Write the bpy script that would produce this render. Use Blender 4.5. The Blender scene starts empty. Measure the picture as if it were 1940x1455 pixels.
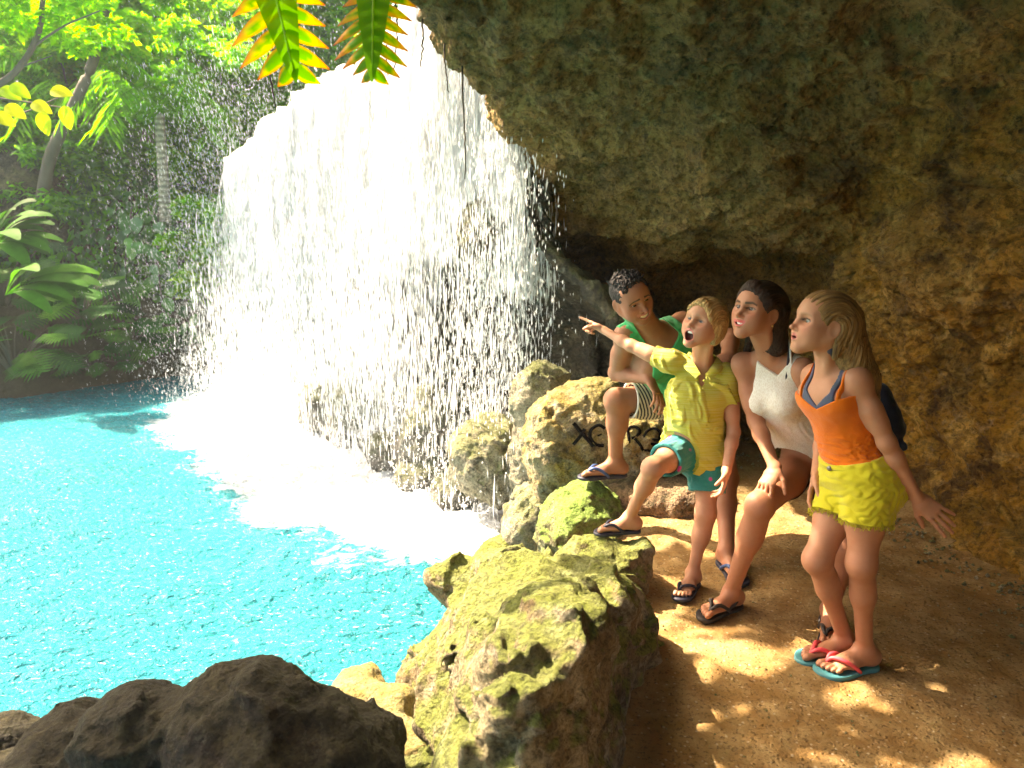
import bpy, math, random
import numpy as np
from mathutils import Vector, Matrix
import openvdb as vdb

# ------------------------------------------------------------------ camera, world, sun, exposure
F_PX, HOR, CAM_H = 1400.0, 440.0, 1.6
PITCH = math.atan2(727.5 - HOR, F_PX)
SC = bpy.context.scene
COL = SC.collection
cam_d = bpy.data.cameras.new('camera')
cam_d.sensor_width = 36.0
cam_d.lens = 36.0 * F_PX / 1940.0
cam_d.clip_start, cam_d.clip_end = 0.05, 500
cam_d.dof.use_dof = True
cam_d.dof.focus_distance = 2.95
cam_d.dof.aperture_fstop = 3.8
cam = bpy.data.objects.new('camera', cam_d)
COL.objects.link(cam)
cam.location = (0, 0, CAM_H)
cam.rotation_euler = (math.radians(90) - PITCH, 0, 0)
SC.camera = cam

SUN_AZ, SUN_EL = (-0.86, 0.51), math.radians(48)      # horizontal direction towards the sun
W = bpy.data.worlds.new('World')
SC.world = W
W.use_nodes = True
wn = W.node_tree
bg = wn.nodes['Background']
sky = wn.nodes.new('ShaderNodeTexSky')
sky.sky_type = 'NISHITA'
sky.sun_disc = False
sky.sun_elevation = SUN_EL
sky.sun_rotation = math.atan2(SUN_AZ[0], SUN_AZ[1])
sky.air_density, sky.dust_density, sky.ozone_density = 0.8, 4.0, 0.3
wn.links.new(sky.outputs[0], bg.inputs[0])
bg.inputs[1].default_value = 0.15
sun_d = bpy.data.lights.new('sun', 'SUN')
sun_d.energy = 5.0
sun_d.angle = math.radians(0.55)
sun_d.color = (1.0, 0.94, 0.86)
sun = bpy.data.objects.new('sun', sun_d)
COL.objects.link(sun)
sdir = Vector((SUN_AZ[0] * math.cos(SUN_EL), SUN_AZ[1] * math.cos(SUN_EL), math.sin(SUN_EL)))
sun.rotation_euler = sdir.to_track_quat('Z', 'Y').to_euler()
sun.location = (-8, 6, 9)
vs = SC.view_settings
vs.view_transform, vs.look, vs.gamma, vs.exposure = 'Standard', 'None', 1.0, 2.42
vs.use_white_balance, vs.white_balance_temperature, vs.white_balance_tint = True, 9200, 16
cy = SC.cycles
cy.max_bounces, cy.diffuse_bounces, cy.glossy_bounces = 10, 4, 3
cy.transmission_bounces, cy.transparent_max_bounces = 6, 16
cy.sample_clamp_indirect = 6.0
cy.caustics_reflective = cy.caustics_refractive = False

# ------------------------------------------------------------------ photo pixel -> world point
_c, _s = math.cos(PITCH), math.sin(PITCH)
def ray(px, py):
    u = (727.5 - py) / F_PX
    return np.array([(px - 970) / F_PX, _c + u * _s, -_s + u * _c])
def P(px, py, Y):
    r = ray(px, py); return np.array([0, 0, CAM_H]) + r * (Y / r[1])
def G(px, py, z=0.0):
    r = ray(px, py); return np.array([0, 0, CAM_H]) + r * ((z - CAM_H) / r[2])
def nrm(v):
    v = np.asarray(v, float); return v / (np.linalg.norm(v) + 1e-12)
WATER_Z = -0.5

# ------------------------------------------------------------------ objects
def tag(o, label=None, cat=None, group=None, kind=None):
    if label: o['label'] = label
    if cat: o['category'] = cat
    if group: o['group'] = group
    if kind: o['kind'] = kind
    return o
def empty(name, loc, label=None, cat=None, group=None):
    o = bpy.data.objects.new(name, None); COL.objects.link(o)
    o.location = loc; o.empty_display_size = 0.1
    o['_o'] = [float(x) for x in loc]
    return tag(o, label, cat, group)
def origin(o):
    return np.array(o['_o']) if (o is not None and '_o' in o.keys()) else np.zeros(3)
def mobj(name, V, Fq, mat, parent=None, base=None, smooth=True, attrs=None, cols=None):
    """V world-space verts; Fq (n,3|4) int array or list of polys"""
    V = np.asarray(V, np.float32)
    if parent is not None: b = origin(parent)
    elif base is not None: b = np.asarray(base, float)
    else: b = np.zeros(3)
    me = bpy.data.meshes.new(name)
    if isinstance(Fq, np.ndarray):
        n, k = Fq.shape
        me.vertices.add(len(V)); me.vertices.foreach_set('co', (V - b.astype(np.float32)).ravel())
        me.loops.add(n * k); me.loops.foreach_set('vertex_index', Fq.astype(np.int32).ravel())
        me.polygons.add(n); me.polygons.foreach_set('loop_start', np.arange(0, n * k, k, dtype=np.int32))
        me.update(calc_edges=True)
    else:
        me.from_pydata([tuple(v) for v in (V - b)], [], Fq)
    me.validate(verbose=False)
    me.polygons.foreach_set('use_smooth', np.full(len(me.polygons), smooth, dtype=bool))
    if cols is not None:
        a = me.attributes.new('Col', 'FLOAT_COLOR', 'POINT')
        c = np.ones((len(V), 4), np.float32); c[:, :3] = cols
        a.data.foreach_set('color', c.ravel())
    for k_, v_ in (attrs or {}).items():
        a = me.attributes.new(k_, 'FLOAT', 'POINT'); a.data.foreach_set('value', np.asarray(v_, np.float32))
    if mat is not None: me.materials.append(mat)
    me.update()
    o = bpy.data.objects.new(name, me); COL.objects.link(o)
    if parent is not None:
        o.parent = parent; o['_o'] = [float(x) for x in b]
    else:
        o.location = b; o['_o'] = [float(x) for x in b]
    return o

# ------------------------------------------------------------------ numpy noise
_rs = np.random.RandomState(7)
_perm = np.concatenate([_rs.permutation(256)] * 2).astype(np.int32)
_g3 = _rs.normal(size=(256, 3)); _g3 /= np.linalg.norm(_g3, axis=1)[:, None]; _g3 = _g3.astype(np.float32)
def perlin(p):
    sh = p.shape[:-1]; p = p.reshape(-1, 3)
    out = np.empty(len(p), np.float32)
    for s0 in range(0, len(p), 400000):
        q = p[s0:s0 + 400000]
        i = np.floor(q).astype(np.int32); f = (q - i).astype(np.float32); i &= 255
        u = f * f * f * (f * (f * 6 - 15) + 10)
        tot = 0
        for dx in (0, 1):
            wx = u[:, 0] if dx else 1 - u[:, 0]
            a = _perm[(i[:, 0] + dx) & 255]
            for dy in (0, 1):
                wy = u[:, 1] if dy else 1 - u[:, 1]
                b = _perm[(a + i[:, 1] + dy) & 255]
                for dz in (0, 1):
                    wz = u[:, 2] if dz else 1 - u[:, 2]
                    g = _g3[_perm[(b + i[:, 2] + dz) & 255]]
                    d = g[:, 0] * (f[:, 0] - dx) + g[:, 1] * (f[:, 1] - dy) + g[:, 2] * (f[:, 2] - dz)
                    tot = tot + wx * wy * wz * d
        out[s0:s0 + 400000] = tot
    return out.reshape(sh) * 1.6
def fbm(p, oct=4, lac=2.03, gain=0.5, ridge=False):
    a, t, r = 1.0, 0, 0
    for k in range(oct):
        n = perlin(p + 17.3 * k)
        if ridge: n = 1 - 2 * np.abs(n)
        r = r + a * n; t += a; a *= gain; p = p * lac
    return r / t
def worley(p):
    """distance to nearest jittered cell point"""
    p = p.reshape(-1, 3).astype(np.float32); out = np.empty(len(p), np.float32)
    for s0 in range(0, len(p), 300000):
        q = p[s0:s0 + 300000]; i = np.floor(q).astype(np.int32); best = np.full(len(q), 9, np.float32)
        for dx in (-1, 0, 1):
            for dy in (-1, 0, 1):
                for dz in (-1, 0, 1):
                    c = i + np.array([dx, dy, dz])
                    h = _perm[(_perm[(_perm[c[:, 0] & 255] + c[:, 1]) & 255] + c[:, 2]) & 255]
                    jit = (_g3[h] * 0.45 + 0.5)
                    d = ((q - c - jit) ** 2).sum(1); best = np.minimum(best, d)
        out[s0:s0 + 300000] = np.sqrt(best)
    return out

# ------------------------------------------------------------------ signed-distance modelling
class Field:
    BIG = 0.08
    def __init__(s, lo, hi, h):
        s.h = h; s.lo = np.asarray(lo, float); s.n = np.maximum(4, np.ceil((np.asarray(hi) - s.lo) / h).astype(int) + 1)
        s.f = np.full(s.n, s.BIG, np.float32)
        s.ax = [(s.lo[i] + h * np.arange(s.n[i])).astype(np.float32) for i in range(3)]
    def _rng(s, lo, hi, m):
        i0 = np.clip(np.floor((np.asarray(lo) - m - s.lo) / s.h).astype(int), 0, s.n)
        i1 = np.clip(np.ceil((np.asarray(hi) + m - s.lo) / s.h).astype(int) + 1, 0, s.n)
        return i0, i1
    def op(s, prim, k=0.01, mode='add', off=0.0):
        fn, lo, hi = prim
        i0, i1 = s._rng(lo, hi, k + 0.03 + max(off, 0))
        if np.any(i1 <= i0): return
        X = s.ax[0][i0[0]:i1[0], None, None]; Y = s.ax[1][None, i0[1]:i1[1], None]; Z = s.ax[2][None, None, i0[2]:i1[2]]
        d = fn(X, Y, Z) - off
        sl = s.f[i0[0]:i1[0], i0[1]:i1[1], i0[2]:i1[2]]
        if mode == 'add':
            h_ = np.maximum(k - np.abs(sl - d), 0) / max(k, 1e-6)
            sl[...] = np.minimum(np.minimum(sl, d) - h_ * h_ * k * 0.25, s.BIG)
        elif mode == 'sub':
            d = -d; h_ = np.maximum(k - np.abs(sl - d), 0) / max(k, 1e-6)
            sl[...] = np.maximum(sl, d) + h_ * h_ * k * 0.25
    def clip(s, fn, k=0.0):
        X = s.ax[0][:, None, None]; Y = s.ax[1][None, :, None]; Z = s.ax[2][None, None, :]
        d = np.broadcast_to(fn(X, Y, Z), s.f.shape); h_ = np.maximum(k - np.abs(s.f - d), 0) / k if k else 0
        s.f = (np.maximum(s.f, d) + h_ * h_ * k * .25).astype(np.float32)
    def warp(s, fn, band=0.06):
        """add fn(points) near the surface"""
        m = np.abs(s.f) < band
        idx = np.argwhere(m)
        pts = (s.lo + idx * s.h).astype(np.float32)
        s.f[m] += fn(pts).astype(np.float32)
    def mesh(s):
        f = s.f; 
        for a in range(3):
            sl = [slice(None)] * 3
            for e in (0, -1):
                sl[a] = e; f[tuple(sl)] = s.BIG
        g = vdb.FloatGrid(background=float(s.BIG)); g.copyFromArray(f)
        v, t, q = g.convertToPolygons(isovalue=0.0, adaptivity=0.0)
        v = v * s.h + s.lo
        return v, q[:, ::-1].copy()
def _bb(pts, r):
    p = np.array(pts); return p.min(0) - r, p.max(0) + r
def cap(a, b, r1, r2=None):
    r2 = r1 if r2 is None else r2
    a = np.asarray(a, float); b = np.asarray(b, float); ab = b - a; L = max(float(ab @ ab), 1e-9)
    def fn(X, Y, Z):
        x, y, z = X - a[0], Y - a[1], Z - a[2]
        t = np.clip((x * ab[0] + y * ab[1] + z * ab[2]) / L, 0, 1)
        return np.sqrt((x - t * ab[0]) ** 2 + (y - t * ab[1]) ** 2 + (z - t * ab[2]) ** 2) - (r1 + (r2 - r1) * t)
    return (fn,) + _bb([a, b], max(r1, r2))
def ell(c, r, R=None):
    """R rows = local axes"""
    c = np.asarray(c, float); r = np.asarray(r, float); R = np.eye(3) if R is None else np.asarray(R, float)
    def fn(X, Y, Z):
        x, y, z = X - c[0], Y - c[1], Z - c[2]
        l = [R[i][0] * x + R[i][1] * y + R[i][2] * z for i in range(3)]
        k0 = np.sqrt(sum((l[i] / r[i]) ** 2 for i in range(3))); k1 = np.sqrt(sum((l[i] / r[i] ** 2) ** 2 for i in range(3))) + 1e-9
        return k0 * (k0 - 1) / k1
    m = float(r.max()); return fn, c - m, c + m
def econe(a, b, w1, d1, w2, d2, lat):
    a = np.asarray(a, float); b = np.asarray(b, float); ab = b - a; L = float(ab @ ab); ax = nrm(ab)
    lat = nrm(np.asarray(lat, float) - ax * float(np.dot(lat, ax))); dep = np.cross(ax, lat)
    def fn(X, Y, Z):
        x, y, z = X - a[0], Y - a[1], Z - a[2]
        t = np.clip((x * ab[0] + y * ab[1] + z * ab[2]) / L, 0, 1)
        x, y, z = x - t * ab[0], y - t * ab[1], z - t * ab[2]
        u = x * lat[0] + y * lat[1] + z * lat[2]; v = x * dep[0] + y * dep[1] + z * dep[2]; w = x * ax[0] + y * ax[1] + z * ax[2]
        wu = w1 + (w2 - w1) * t; wd = d1 + (d2 - d1) * t
        k0 = np.sqrt((u / wu) ** 2 + (v / wd) ** 2 + (w / wd) ** 2)
        k1 = np.sqrt((u / wu ** 2) ** 2 + (v / wd ** 2) ** 2 + (w / wd ** 2) ** 2) + 1e-6
        return k0 * (k0 - 1) / k1
    return (fn,) + _bb([a, b], max(w1, w2, d1, d2))
def bounds(prims, m=0.03):
    return np.min([p[1] for p in prims], 0) - m, np.max([p[2] for p in prims], 0) + m

# ------------------------------------------------------------------ node helpers
class NT:
    def __init__(s, name):
        s.m = bpy.data.materials.new(name); s.m.use_nodes = True; s.t = s.m.node_tree
        s.b = s.t.nodes['Principled BSDF']; s.out = s.t.nodes['Material Output']
    def n(s, typ, props=None, **inp):
        nd = s.t.nodes.new('ShaderNode' + typ)
        for k, v in (props or {}).items(): setattr(nd, k, v)
        for k, v in inp.items():
            key = int(k[1:]) if k[0] == 'i' and k[1:].isdigit() else k.replace('_', ' ')
            s.set(nd.inputs[key], v)
        return nd
    def set(s, sock, v):
        if isinstance(v, bpy.types.NodeSocket): s.t.links.new(v, sock)
        elif isinstance(v, bpy.types.Node): s.t.links.new(v.outputs[0], sock)
        elif isinstance(v, (tuple, list)) and sock.type == 'RGBA' and len(v) == 3: sock.default_value = (*v, 1)
        else: sock.default_value = v
    def pos(s, kind='Object'):
        return s.n('TexCoord').outputs[kind]
    def mapv(s, vec, scale=(1, 1, 1), rot=(0, 0, 0), loc=(0, 0, 0)):
        return s.n('Mapping', None, Vector=vec, Scale=scale, Rotation=rot, Location=loc).outputs[0]
    def noise(s, vec, scale, detail=4, rough=0.55, dist=0.0):
        return s.n('TexNoise', None, Vector=vec, Scale=scale, Detail=detail, Roughness=rough, Distortion=dist).outputs[0]
    def voro(s, vec, scale, feature='F1'):
        return s.n('TexVoronoi', {'feature': feature}, Vector=vec, Scale=scale).outputs[0]
    def ramp(s, fac, stops, interp='LINEAR'):
        nd = s.n('ValToRGB', None, Fac=fac); cr = nd.color_ramp; cr.interpolation = interp
        while len(cr.elements) < len(stops): cr.elements.new(0.5)
        for e, (p, c) in zip(cr.elements, stops):
            e.position = p; c = (c, c, c) if isinstance(c, (int, float)) else c; e.color = (*c, 1)
        return nd.outputs[0]
    def mix(s, fac, a, b, blend='MIX'):
        nd = s.t.nodes.new('ShaderNodeMix'); nd.data_type = 'RGBA'; nd.blend_type = blend
        s.set(nd.inputs[0], fac); s.set(nd.inputs[6], a); s.set(nd.inputs[7], b); return nd.outputs[2]
    def math(s, op, a, b=0.0, c=0.0, clamp=False):
        nd = s.n('Math', {'operation': op, 'use_clamp': clamp}); s.set(nd.inputs[0], a); s.set(nd.inputs[1], b); s.set(nd.inputs[2], c); return nd.outputs[0]
    def sep(s, vec): return s.n('SeparateXYZ', None, Vector=vec)
    def attr(s, name, out='Fac'): return s.n('Attribute', {'attribute_name': name}).outputs[out]
    def bump(s, h, strength, dist=0.02, normal=None):
        nd = s.n('Bump', None, Height=h, Strength=strength, Distance=dist)
        if normal is not None: s.set(nd.inputs['Normal'], normal)
        return nd.outputs[0]
    def pr(s, **k):
        for a, v in k.items(): s.set(s.b.inputs[a.replace('_', ' ')], v)
        return s.m
# ------------------------------------------------------------------ rock materials
def rock_mat(name, c1, c2, c3, moss=(0.10, 0.14, 0.015), moss_amt=0.5, dark=(0.05, 0.045, 0.03), scale=1.0, bump=1.0, moss_up=0.32, rim=None, lichen=0.25):
    m = NT(name); p = m.pos(); g = m.n('NewGeometry')
    big = m.noise(p, 1.3 * scale, 5, 0.6, 0.4); mid = m.noise(p, 5 * scale, 6, 0.65, 0.6); fine = m.noise(p, 30 * scale, 8, 0.8)
    col = m.mix(m.ramp(big, [(0.36, 0), (0.62, 1)]), c1, c2)
    col = m.mix(m.ramp(mid, [(0.48, 0), (0.66, 1)]), col, c3)
    col = m.mix(m.ramp(m.noise(m.mapv(p, (1, 1, 1), loc=(3, 8, 1)), 3.1 * scale, 7, 0.7), [(0.5, 0), (0.62, 0.85)]), col, dark)
    col = m.mix(m.math('MULTIPLY', m.ramp(m.noise(m.mapv(p, loc=(9, 2, 5)), 9 * scale, 7, 0.75), [(0.55, 0), (0.68, 1)]), lichen), col, (0.62, 0.6, 0.5))
    mo = m.noise(m.mapv(p, loc=(5, 5, 9)), 2.2 * scale, 6, 0.7, 0.5)
    if moss_up:
        up = m.math('MULTIPLY_ADD', m.sep(g.outputs['Normal']).outputs['Z'], moss_up, -0.5 * (moss_up - 0.32))
        mo = m.math('ADD', mo, up)
    mf = m.math('MULTIPLY', m.ramp(mo, [(0.56, 0), (0.74, 1)]), moss_amt)
    moss2 = m.mix(m.noise(p, 14 * scale, 3), moss, tuple(x * 2.1 for x in moss))
    col = m.mix(mf, col, moss2)
    if rim is not None:
        col = rim(m, p, col)
    col = m.mix(m.ramp(fine, [(0.3, 0.55), (0.7, 1.25)]), (0, 0, 0), col, 'MIX') if False else m.mix(1.0, col, m.ramp(fine, [(0.38, 0.34), (0.54, 1.05)]), 'MULTIPLY')
    v1 = m.voro(m.mapv(p, (1, 1, 1.5)), 22 * scale); v2 = m.voro(p, 60 * scale)
    h = m.math('ADD', m.math('MULTIPLY', m.noise(p, 15 * scale, 9, 0.80, 0.4), 1.2), m.math('MULTIPLY', m.math('MINIMUM', v1, 0.45), 0.8))
    h = m.math('ADD', h, m.math('MULTIPLY', v2, 0.25))
    nb = m.bump(h, 0.9 * bump, 0.035)
    return m.pr(Base_Color=col, Roughness=0.85, Normal=nb, Specular_IOR_Level=0.3)

def shell_rim(m, p, col):
    s = m.sep(p)
    # grey-green weathered lip on the pool side
    d = m.math('ADD', s.outputs['X'], m.math('MULTIPLY', m.noise(p, 1.1, 3), 1.2))
    f = m.ramp(m.math('MULTIPLY_ADD', d, -0.8, 0.62), [(0.0, 0), (0.6, 0.7)])
    gcol = m.mix(m.noise(p, 4, 6, 0.7), (0.22, 0.14, 0.06), (0.44, 0.31, 0.15))
    col = m.mix(f, col, gcol)
    # moss and damp growth low on the right-hand wall and in blotches on the roof, pale bare patches where rock broke off
    low = m.math('ADD', m.math('MULTIPLY', s.outputs['Z'], -0.55), m.math('ADD', m.math('MULTIPLY', s.outputs['X'], 0.55), m.math('MULTIPLY', m.math('SUBTRACT', m.noise(p, 2.4, 7, 0.72), 0.5), 2.4)))
    col = m.mix(m.math('MULTIPLY', m.ramp(low, [(0.15, 0), (0.55, 1)]), 0.8), col, m.mix(m.noise(p, 17, 5, .7), (0.035, 0.045, 0.008), (0.17, 0.17, 0.02)))
    blot = m.noise(m.mapv(p, (1, 1, 1.6), loc=(2, 6, 4)), 0.75, 6, 0.68, 0.8)
    col = m.mix(m.ramp(blot, [(0.52, 0), (0.62, 0.6)]), col, m.mix(m.noise(p, 11, 5, .7), (0.05, 0.028, 0.010), (0.17, 0.11, 0.02)))
    bare = m.noise(m.mapv(p, (1, 1, 2.2), loc=(7, 1, 3)), 1.5, 5, 0.6, 0.4)
    return m.mix(m.ramp(bare, [(0.66, 0), (0.69, 0.75)]), col, (0.62, 0.42, 0.16))
M_CAVE = rock_mat('cave_rock', (0.88, 0.45, 0.06), (0.52, 0.27, 0.04), (0.92, 0.60, 0.18), moss=(0.24, 0.17, 0.012), moss_amt=0.6, dark=(0.12, 0.06, 0.025), scale=0.9, bump=1.6, moss_up=False, rim=shell_rim)
M_MOSSY = rock_mat('mossy_limestone', (0.46, 0.40, 0.24), (0.32, 0.23, 0.12), (0.64, 0.60, 0.44), moss_up=0.5, moss=(0.15, 0.21, 0.030), moss_amt=0.7, scale=1.6, dark=(0.12, 0.08, 0.03), lichen=0.5, bump=1.3)
M_GREEN = rock_mat('green_algae_rock', (0.26, 0.25, 0.12), (0.12, 0.12, 0.06), (0.4, 0.4, 0.25), moss=(0.15, 0.27, 0.05), moss_amt=0.8, scale=2.0, dark=(0.07,.06,.03))
M_PALE = rock_mat('pale_coral_limestone', (0.42, 0.39, 0.29), (0.33, 0.31, 0.22), (0.52, 0.49, 0.38), moss=(0.12, 0.16, 0.03), moss_amt=0.5, scale=2.4, lichen=0.5)
M_OCHRE = rock_mat('ochre_coral_limestone', (0.38, 0.34, 0.22), (0.42, 0.30, 0.10), (0.48, 0.45, 0.34), moss=(0.2, 0.17, 0.03), moss_amt=0.5, scale=2.4, lichen=0.4)
M_DARK = rock_mat('shade_darkened_rock', (0.022, 0.016, 0.010), (0.013, 0.010, 0.007), (0.050, 0.036, 0.015), moss=(0.03, 0.03, 0.008), moss_amt=0.4, scale=1.8, dark=(0.025, 0.022, 0.02), lichen=0.1)  # base colour darkened to carry the shade on the front rocks
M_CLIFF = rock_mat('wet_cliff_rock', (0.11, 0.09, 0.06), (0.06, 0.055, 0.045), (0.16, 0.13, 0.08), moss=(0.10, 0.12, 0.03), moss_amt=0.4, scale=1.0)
M_GREY = rock_mat('wet_grey_rock', (0.24, 0.24, 0.22), (0.15, 0.155, 0.14), (0.36, 0.36, 0.33), moss=(0.08, 0.11, 0.04), moss_amt=0.4, scale=2.0)
M_RED = rock_mat('reddish_limestone', (0.42, 0.25, 0.17), (0.46, 0.34, 0.22), (0.36, 0.24, 0.16), moss_amt=0.15, scale=2.4)

# ------------------------------------------------------------------ boulders
def boulder(name, lumps, mat, label, seed, h=0.014, amp=0.06, pit=0.018, cuts=(), post=(), group=None, freq=2.6, cat='boulder'):
    rs = np.random.RandomState(seed)
    prims = [ell(c, r, _rot(a)) for c, r, a in lumps]
    lo, hi = bounds(prims, 0.12)
    f = Field(lo, hi, h)
    for p_ in prims: f.op(p_, 0.12)
    for n_, c_ in cuts:       # planar facets
        n_ = nrm(n_); c_ = np.asarray(c_, float)
        f.clip(lambda X, Y, Z: ((X - c_[0]) * n_[0] + (Y - c_[1]) * n_[1] + (Z - c_[2]) * n_[2]), 0.16)
    for c_, r_, a_ in post: f.op(ell(c_, r_, _rot(a_)), 0.08)
    off = rs.uniform(-30, 30, 3).astype(np.float32)
    def w(p):
        q = p + off + 0.06 * np.stack([perlin(p * 5 + 3), perlin(p * 5 + 11), perlin(p * 5 + 19)], 1)
        d = amp * fbm(q * freq, 4, ridge=False) * 1.4
        d += amp * 0.55 * (np.abs(perlin(q * freq * 2.1)) - 0.25)
        wv = worley(q * 9.0)
        d += pit * (0.55 - wv) * 1.3
        d += pit * 0.8 * fbm(q * 26, 3)
        return d
    f.warp(w, 0.075)
    V, Q = f.mesh()
    c = V.mean(0); base = np.array([c[0], c[1], V[:, 2].min()])
    V = V + 0.006 * fbm(V * 60, 2)[:, None] * nrm_rows(V - c)
    o = mobj(name, V, Q, mat, base=base)
    return tag(o, label, cat, group)
def _rot(a):
    return np.array(Matrix.Rotation(a[2], 3, 'Z') @ Matrix.Rotation(a[1], 3, 'Y') @ Matrix.Rotation(a[0], 3, 'X')).T if np.any(a) else np.eye(3)
def nrm_rows(v): return v / (np.linalg.norm(v, axis=1)[:, None] + 1e-9)
Z0 = (0, 0, 0)
boulder('mossy_boulder', [
    ((0.0, 1.75, 0.0), (0.50, 0.55, 0.85), Z0), ((0.10, 2.45, -0.1), (0.58, 0.65, 0.75), Z0), ((0.18, 3.05, -0.25), (0.44, 0.42, 0.55), Z0), ((-0.30, 2.40, -0.35), (0.40, 0.60, 0.55), Z0)],
    M_MOSSY, 'largest boulder in the centre foreground, yellow-green moss on its sunlit top', 11, h=0.0125, amp=0.10, pit=0.024, freq=2.1,
    cuts=[((.93, -.37, .08), (.46, 2.40, 0)), ((-.60, .14, .79), (.10, 1.80, .60)), ((0, .29, .957), (.39, 2.37, .42)), ((-.95, -.1, .3), (-.36, 2.4, -.05)), ((.75, .35, .55), (.50, 2.95, .10)), ((-.2, -.9, .2), (0, 1.38, 0))],
    post=[(P(1120, 1065, 3.2), (0.25, 0.2, 0.17), Z0), (P(1165, 1062, 3.15), (0.16, 0.16, 0.14), Z0), (P(860, 1110, 2.95), (0.12, 0.14, 0.10), Z0)])
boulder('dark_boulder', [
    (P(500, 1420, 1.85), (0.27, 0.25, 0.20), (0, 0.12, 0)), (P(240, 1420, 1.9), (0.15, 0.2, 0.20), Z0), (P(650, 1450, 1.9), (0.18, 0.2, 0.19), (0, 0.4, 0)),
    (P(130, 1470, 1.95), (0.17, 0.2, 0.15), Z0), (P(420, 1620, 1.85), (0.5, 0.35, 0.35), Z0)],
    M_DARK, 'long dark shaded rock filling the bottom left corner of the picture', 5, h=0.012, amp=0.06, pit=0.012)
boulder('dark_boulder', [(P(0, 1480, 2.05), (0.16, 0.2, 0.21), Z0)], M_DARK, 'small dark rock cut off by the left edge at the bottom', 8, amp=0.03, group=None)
boulder('pale_rock', [(P(672, 1330, 2.55), (0.10, 0.16, 0.11), (0, 0.2, 0)), (P(745, 1380, 2.4), (0.10, 0.15, 0.13), Z0), (P(820, 1450, 2.2), (0.11, 0.13, 0.13), Z0)],
        M_OCHRE, 'small pale orange rock wedged between the dark rock and the large mossy boulder', 21, h=0.01, amp=0.035, pit=0.012)
boulder('green_boulder', [(P(1115, 985, 3.85), (0.23, 0.26, 0.18), (0, 0.25, 0)), (P(1075, 995, 3.7), (0.16, 0.2, 0.13), Z0), (P(1120, 1060, 3.8), (0.25, 0.25, 0.2), Z0)],
        M_GREEN, 'small green boulder just under the raised foot of the man', 33, h=0.01, amp=0.05, pit=0.014, cuts=[((.55, -.6, .45), P(1150, 960, 3.72)), ((-.5, -.3, .8), P(1065, 935, 3.75))])
boulder('carved_boulder', [
    (P(1110, 835, 4.45), (0.32, 0.26, 0.30), (0, 0, 0.1)), (P(1060, 790, 4.5), (0.20, 0.22, 0.18), Z0), (P(1210, 850, 4.45), (0.30, 0.26, 0.24), Z0), (P(1040, 870, 4.4), (0.15, 0.2, 0.25), Z0),
    (P(1130, 745, 4.55), (0.13, 0.16, 0.09), Z0), (P(1130, 960, 4.4), (0.34, 0.26, 0.22), Z0)],
    M_OCHRE, 'ochre rock carved with dark letters behind the leg of the man', 41, h=0.012, amp=0.04, pit=0.022)
boulder('reddish_rock', [(P(1275, 950, 4.15), (0.24, 0.2, 0.14), Z0), (P(1200, 945, 4.2), (0.16, 0.18, 0.13), Z0)], M_RED, 'low reddish rock on the path edge behind the legs of the boy', 44, h=0.01, amp=0.03, pit=0.014)
boulder('mossy_rock', [(P(1018, 770, 5.0), (0.17, 0.2, 0.26), (0, -0.2, 0)), (P(1005, 870, 5.0), (0.16, 0.2, 0.3), Z0), (P(1035, 720, 5.05), (0.12, 0.14, 0.10), Z0)],
        M_PALE, 'tall pale rock with green algae streaks, left of the carved rock', 52, h=0.012, amp=0.04, pit=0.022)
boulder('pale_boulder', [(P(925, 840, 5.3), (0.24, 0.26, 0.24), Z0), (P(900, 880, 5.2), (0.19, 0.24, 0.24), Z0), (P(950, 900, 5.2), (0.16, 0.2, 0.25), Z0)],
        M_PALE, 'rounded pale rock at the right edge of the waterfall, its foot in the spray', 61, h=0.013, amp=0.045, pit=0.024)
boulder('pale_rock', [(P(1020, 965, 4.45), (0.15, 0.2, 0.16), Z0), (P(990, 1000, 4.4), (0.12, 0.2, 0.12), Z0)], M_PALE, 'low pale rock at the waterline behind the green boulder', 63, h=0.01, amp=0.035, pit=0.016)
boulder('wet_boulder', [(P(815, 810, 6.3), (0.24, 0.3, 0.36), Z0), (P(790, 850, 6.1), (0.2, 0.25, 0.3), Z0)], M_GREY, 'grey upright rock behind the falling water, nearest the right edge of the falls', 71, h=0.016, amp=0.05)
boulder('wet_boulder', [(P(640, 770, 7.6), (0.42, 0.35, 0.30), Z0), (P(700, 800, 7.2), (0.4, 0.35, 0.32), Z0)], M_GREY, 'wide grey rock half hidden behind the middle of the falls', 72, h=0.018, amp=0.06)
boulder('wet_boulder', [(P(735, 860, 6.3), (0.2, 0.22, 0.18), Z0), (P(870, 930, 5.5), (0.2, 0.2, 0.15), Z0), (P(800, 900, 5.9), (0.24, 0.22, 0.15), Z0)], M_GREY, 'low rocks in the white foam at the foot of the falls', 73, h=0.014, amp=0.05)
boulder('dark_boulder', [(P(945, 1040, 4.3), (0.10, 0.12, 0.08), Z0), (P(930, 1060, 4.1), (0.1, 0.12, 0.07), Z0)], M_MOSSY, 'little mossy rock at the water edge left of the big boulder', 74, h=0.009, amp=0.025, pit=0.01)

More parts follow.
